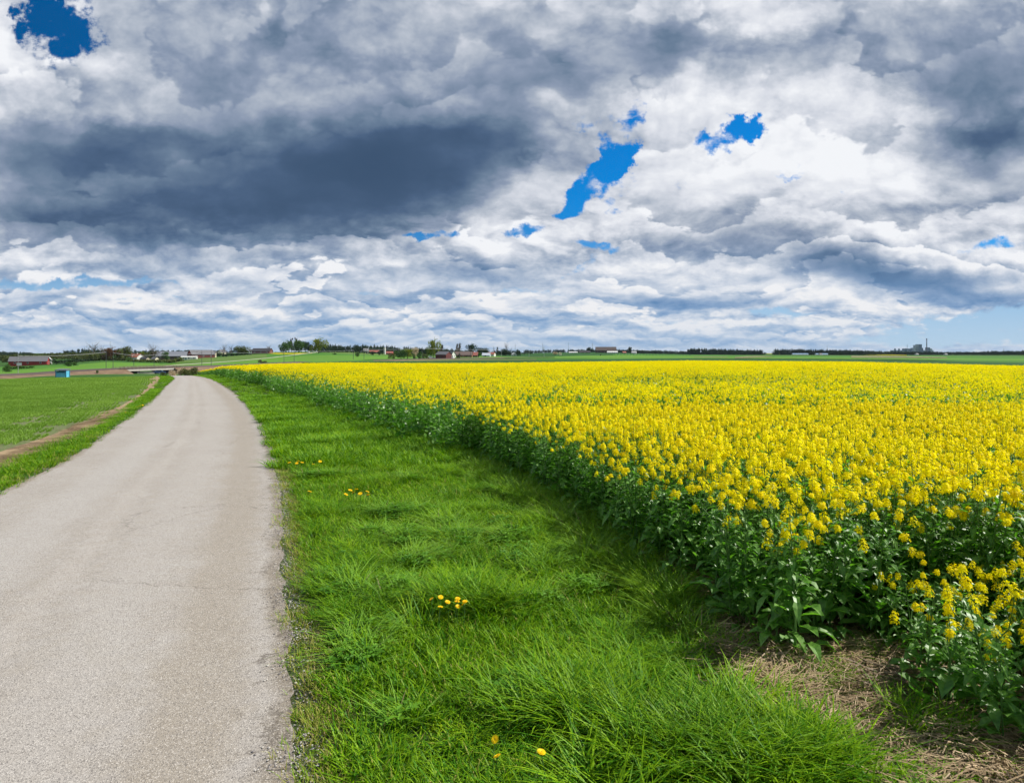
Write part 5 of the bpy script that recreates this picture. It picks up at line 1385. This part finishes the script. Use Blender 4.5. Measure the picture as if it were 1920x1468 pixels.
random.seed(77)
TREES = [
    # x, top, base, depth, width px, shape, colour, label
    (15, 680, 702, 350, 17, 'bush', 'green', 'green bush beside the railway in front of the long red barn'), (128, 677.5, 690, 470, 10, 'round', 'green', 'small round green tree left of the pair before the hedge'), (139.5, 678, 688.5, 490, 8, 'round', 'green', 'smaller one of the pair of round trees before the hedge'),
    (175, 645, 678, 760, 24, 'sparse', 'olive', 'tall thin-leaved tree rising over the olive grove'), (191, 650, 678, 780, 16, 'sparse', 'twig', 'bare crowned tree left of the copper tree'),
    (207.5, 649.5, 680, 640, 17, 'round', 'red_', 'copper-brown tree before the radio mast'), (232, 644.8, 680, 650, 28, 'dome', 'olive', 'big round olive tree left of the orange tiled farmhouse'), (243, 670, 681, 610, 9, 'round', 'green', 'small bright green tree under the big round olive tree'),
    (287, 645, 676, 660, 20, 'sparse', 'twig', 'tall leafless tree behind the cream cottage'), (285, 656, 677, 690, 24, 'dome', 'olive', 'broad olive tree behind the cream cottage'), (268, 657.5, 676, 720, 11, 'round', 'lime', 'light green tree behind the orange tiled farmhouse'),
    (311, 658, 678, 620, 9, 'round', 'green', 'green tree in front of the slate roofed barn'), (333, 668, 682, 600, 16, 'bush', 'olive', 'brownish bush below the cream gable'), (322, 672, 683, 590, 14, 'bush', 'twig', 'leafless thicket left of the brownish bush below the cream gable'),
    (420, 645, 671, 760, 13, 'sparse', 'twig', 'bare tree left of the round olive tree on the ridge'), (433, 649, 668, 780, 9, 'sparse', 'twig', 'small bare tree between the bare tree and the round olive tree'), (455, 645.6, 668, 760, 24, 'dome', 'olive', 'round olive tree on the ridge left of the skyline barn'),
    (504, 648.4, 658, 840, 10, 'sparse', 'red_', 'brown tree behind the right end of the skyline barn'), (532, 640, 657.6, 830, 17, 'dome', 'green', 'leftmost pale-stemmed tree of the hill group'), (541, 637, 657.6, 840, 12, 'round', 'green', 'second tree of the hill group'),
    (547, 630, 657.6, 850, 5, 'column', 'twig', 'bare pointed poplar left of its twin on the hill'), (554.5, 629, 657.6, 855, 5, 'column', 'twig', 'bare pointed poplar right of its twin on the hill'), (560, 633.5, 657.8, 830, 25, 'dome', 'green', 'largest dark green tree of the hill group'),
    (573, 639, 657.8, 835, 14, 'round', 'dark', 'dark tree at the right end of the hill group'), (585, 643, 658, 840, 14, 'dome', 'dark', 'dark tree between the silo and the yellow-green tree'), (597.5, 632.5, 663.5, 770, 19, 'round', 'lime', 'tall yellow-green tree beside the farm track on the hill'),
    (627.5, 661, 668.4, 700, 5, 'round', 'green', 'small tree in the hill pasture'), (670, 660, 672, 640, 7, 'round', 'green', 'dark green small tree standing alone in the bright field'), (699.5, 658, 665, 760, 5, 'round', 'dark', 'left one of two small dark trees below the red-roofed farm'), (710.5, 657, 665.4, 760, 6, 'round', 'dark', 'right one of two small dark trees below the red-roofed farm'),
    (735, 660, 673, 660, 13, 'bush', 'olive', 'olive bush with yellow tint at the left end of the village shrubs'), (752, 651.5, 673, 665, 20, 'dome', 'green', 'broad green tree left in the village shrubs'), (764, 653, 673, 668, 15, 'round', 'lime', 'light green tree in the village shrubs'), (778, 650.5, 672.5, 690, 11, 'round', 'blossom', 'tree with pale pinkish foliage in the village shrubs'),
    (784, 658, 672.5, 665, 18, 'bush', 'green', 'green bush under the pale pinkish tree'), (797, 661, 672.5, 662, 12, 'bush', 'olive', 'olive bush left of the parked white vehicles'), (813, 634, 672, 700, 15, 'round', 'lime', 'tall yellow-green tree with ragged top behind the dark red barn'), (807, 646, 672, 710, 16, 'dome', 'green', 'green tree under the ragged yellow-green tree'),
    (827, 642, 664, 900, 7, 'column', 'twig', 'bare pointed tree behind the dark red barn'), (858, 641, 665, 860, 5, 'column', 'twig', 'left bare pointed tree over the brown barn'), (862, 639.8, 665, 865, 5, 'column', 'twig', 'right bare pointed tree over the brown barn'), (860, 662, 671.5, 690, 6, 'bush', 'dark', 'small dark bush at the mast right of the white van'),
    (883.5, 643.5, 664, 880, 14, 'round', 'dark', 'round dark green tree behind the faded red roof'), (899, 649, 664, 900, 13, 'dome', 'dark', 'dark tree right of the round dark one'), (910, 650, 664, 910, 13, 'dome', 'dark', 'low dark tree behind the pale grey shed'), (896, 660, 668, 800, 12, 'bush', 'green', 'green bush right of the faded red roofed barn'),
    (933, 648.4, 663, 940, 4, 'column', 'dark', 'small pointed conifer behind the red-roofed white house'), (926, 650.5, 663, 950, 4, 'sparse', 'twig', 'small bare tree behind the red-roofed white house'), (949.5, 641.8, 663, 900, 9, 'sparse', 'dark', 'lone dark tree with open crown right of the village'), (948, 652, 664.6, 895, 16, 'dome', 'dark', 'dark shrubs beneath the lone open crowned tree'), (972, 653.6, 661.5, 940, 9, 'bush', 'dark', 'dark shrub right of the small white gabled house'),
    (1042, 658.6, 663.5, 980, 9, 'bush', 'blossom', 'pale blossoming bush in the dark field'), (1050.5, 659.4, 664, 975, 6, 'bush', 'wblossom', 'small whitish bush right of the pale blossoming one'), (1106, 649.4, 661, 1400, 10, 'dome', 'dark', 'dark trees left of the huge dark barn'), (1181, 649.8, 660, 1420, 6, 'round', 'dark', 'small dark tree beside the small white house on the plain'),
    (1574.5, 660, 667, 1000, 3.4, 'round', 'dark', 'single small tree at the dry reed field'), (1126, 664, 666.4, 900, 3, 'bush', 'dark', 'tiny bush on the bright strip of the plain'), (182, 692.2, 695.4, 255, 4, 'bush', 'green', 'little bush on the railway left of the masts'),
    (350, 688, 703, 150, 20, 'bush', 'olive', 'olive scrub where the road drops out of sight'), (325, 692, 703, 175, 16, 'bush', 'blossom', 'pale dry scrub at the right end of the bridge'), (338, 686.5, 702, 185, 12, 'bush', 'blossom', 'pale reeds right of the bridge end'), (365, 686.5, 700, 190, 22, 'bush', 'olive', 'olive thicket between the bridge and the rapeseed'), (307, 696, 704, 190, 10, 'bush', 'olive', 'dry bush under the end of the bridge'),
    (495, 676, 681, 430, 14, 'bush', 'olive', 'low brown-green shrubs on the hillside right of the hill path'), (1105 - 618, 673.5, 678, 460, 8, 'bush', 'twig', 'small bare shrub on the hillside by the farm track'),
    (12, 668, 682, 700, 16, 'dome', 'olive', 'olive tree behind the left end of the long red barn'), (236, 676, 684, 600, 18, 'bush', 'dark', 'dark hedge bush under the big round olive tree'),
]
for (x, yt, yb, Y, wd, shp, mk, lab) in TREES:
    nm = 'bush' if shp == 'bush' else ('poplar' if shp == 'column' else 'tree')
    tree(x, yt, yb, Y, wd, shp, mk, lab, nm, 'bush' if nm == 'bush' else 'tree')


def hedge(x0, x1, yt, yb, Y0, Y1, mk, label, n=9, dep=5):
    b = MB(); X0, _, _ = at(x0, Y0); X1, _, _ = at(x1, Y1)
    for i in range(n * 90):
        t = random.random(); x = X0 + (X1 - X0) * t; y = Y0 + (Y1 - Y0) * t + random.gauss(0, dep * .3); z = float(terrain(x, y)); Hh = (zat(yt, y) - z) * (.72 + .35 * mnoise.noise((t * n * .8, Y0, 0))); zz = z + Hh * random.random() ** .6
        quad(b, (x, y, zz), random.uniform(.3, .9), 0, .5)
    return tag(b.build('hedge', TM[mk]), label, 'hedge', 'hedges between the fields')


hedge(96, 176, 673, 686, 560, 640, 'dark', 'dark clipped hedge right of the long red barn', 14)
hedge(176, 236, 670, 680, 640, 640, 'olive', 'greyish hedge below the copper-brown tree', 11)
hedge(246, 330, 673.5, 683, 600, 560, 'olive', 'mixed bushy hedge below the white farmhouse', 14)
hedge(404, 470, 661.5, 670, 720, 740, 'dark', 'dark hedge right of the pale yellow house', 12)
hedge(20, 60, 686.5, 697, 430, 440, 'green', 'rough green hedge in front of the long red barn', 7)
hedge(600, 700, 657.8, 661, 830, 860, 'dark', 'thin dark hedge at the foot of the distant woods', 12, 3)
hedge(930, 1000, 657.6, 664, 960, 1100, 'dark', 'dark hedge behind the village edge', 8)

# ------------------------------------------------------------------ woods that read as one mass
FW = [crown(420, .055, s_, 500 + i) for i, s_ in enumerate(('dome', 'round', 'bush', 'conifer', 'dome'))]


def woods(rng_list, mk, label, per=1.0):
    rows_ = []
    for (xs, tops, Y0, dep, n, wpx_) in rng_list:
        for _ in range(int(n * per)):
            x = random.uniform(xs[0], xs[-1]); Y = Y0 + random.random() ** 1.3 * dep; X, _, z = at(x, Y)
            yt = np.interp(x, xs, tops) + abs(random.gauss(0, .8)) * (1 + .0 * x); H_ = max(zat(yt, Y) - z, 3.0); s_ = wpx_ / F * Y
            rows_.append((X, Y, z - H_ * .12, 0, 0, random.uniform(0, 6.28), s_, H_ * random.uniform(.95, 1.08), random.randrange(5)))
    return scatter('forest', FW, np.array(rows_), label, 'forest', mats=[TM[mk]])


woods([((-60, 0, 40, 62), (656, 657, 657.5, 660), 1150, 250, 60, 9), ((120, 145, 165, 250, 330, 420), (656, 652.5, 652, 655, 654.5, 655.5), 1300, 300, 170, 8), ((395, 440, 480), (656, 655, 656), 1000, 100, 40, 8)], 'bluish', 'dark conifer woods along the left skyline')
woods([((-40, 0, 60, 110, 150, 200), (665, 663, 662, 659, 657.5, 659), 760, 200, 150, 15), ((148, 200), (657, 658), 700, 60, 18, 14)], 'olive', 'olive and light green grove behind the long red barn')
woods([((596, 640, 680, 720, 760, 800, 850), (641, 645, 643.5, 645, 648, 650, 652), 1050, 160, 210, 9), ((840, 900, 960), (654, 655, 656), 1100, 100, 50, 8)], 'dark', 'dark woods behind the hill farm and village')
woods([((1090, 1130, 1230, 1290), (655, 653, 655.5, 656.5), 1650, 250, 150, 9), ((1290, 1312, 1430), (651.0, 650.5, 654.5), 1500, 150, 150, 9), ((1452, 1470, 1600, 1640), (651.5, 652, 654.5, 656), 1500, 200, 240, 9)], 'bluish', 'blue-dark woods along the middle of the plain')
woods([((1600, 1700, 1850, 2000), (656, 657.5, 658.5, 657), 1600, 250, 420, 9), ((1842, 1880, 2000), (657, 656, 653), 1500, 120, 110, 10)], 'bluish', 'low woods on the plain at the far right')
woods([((960, 1040, 1100, 1250), (655.5, 653.5, 653, 655), 2600, 400, 150, 7)], 'bluish', 'faint low woods on the horizon beyond the village')

# ------------------------------------------------------------------ air over the plain
hm_ = bpy.data.materials.new('air'); hm_.use_nodes = True; hn_ = hm_.node_tree; hn_.nodes.clear()
hv = hn_.nodes.new('ShaderNodeVolumePrincipled'); ho = hn_.nodes.new('ShaderNodeOutputMaterial'); hn_.links.new(hv.outputs[0], ho.inputs['Volume'])
hv.inputs['Color'].default_value = (.62, .78, 1.0, 1); hv.inputs['Density'].default_value = 2.0e-5; hv.inputs['Anisotropy'].default_value = 0.0
b = MB(); b.box(-15700, 15700, -15700, 15700, -14, 135); tag(b.build('haze', hm_), kind='stuff')
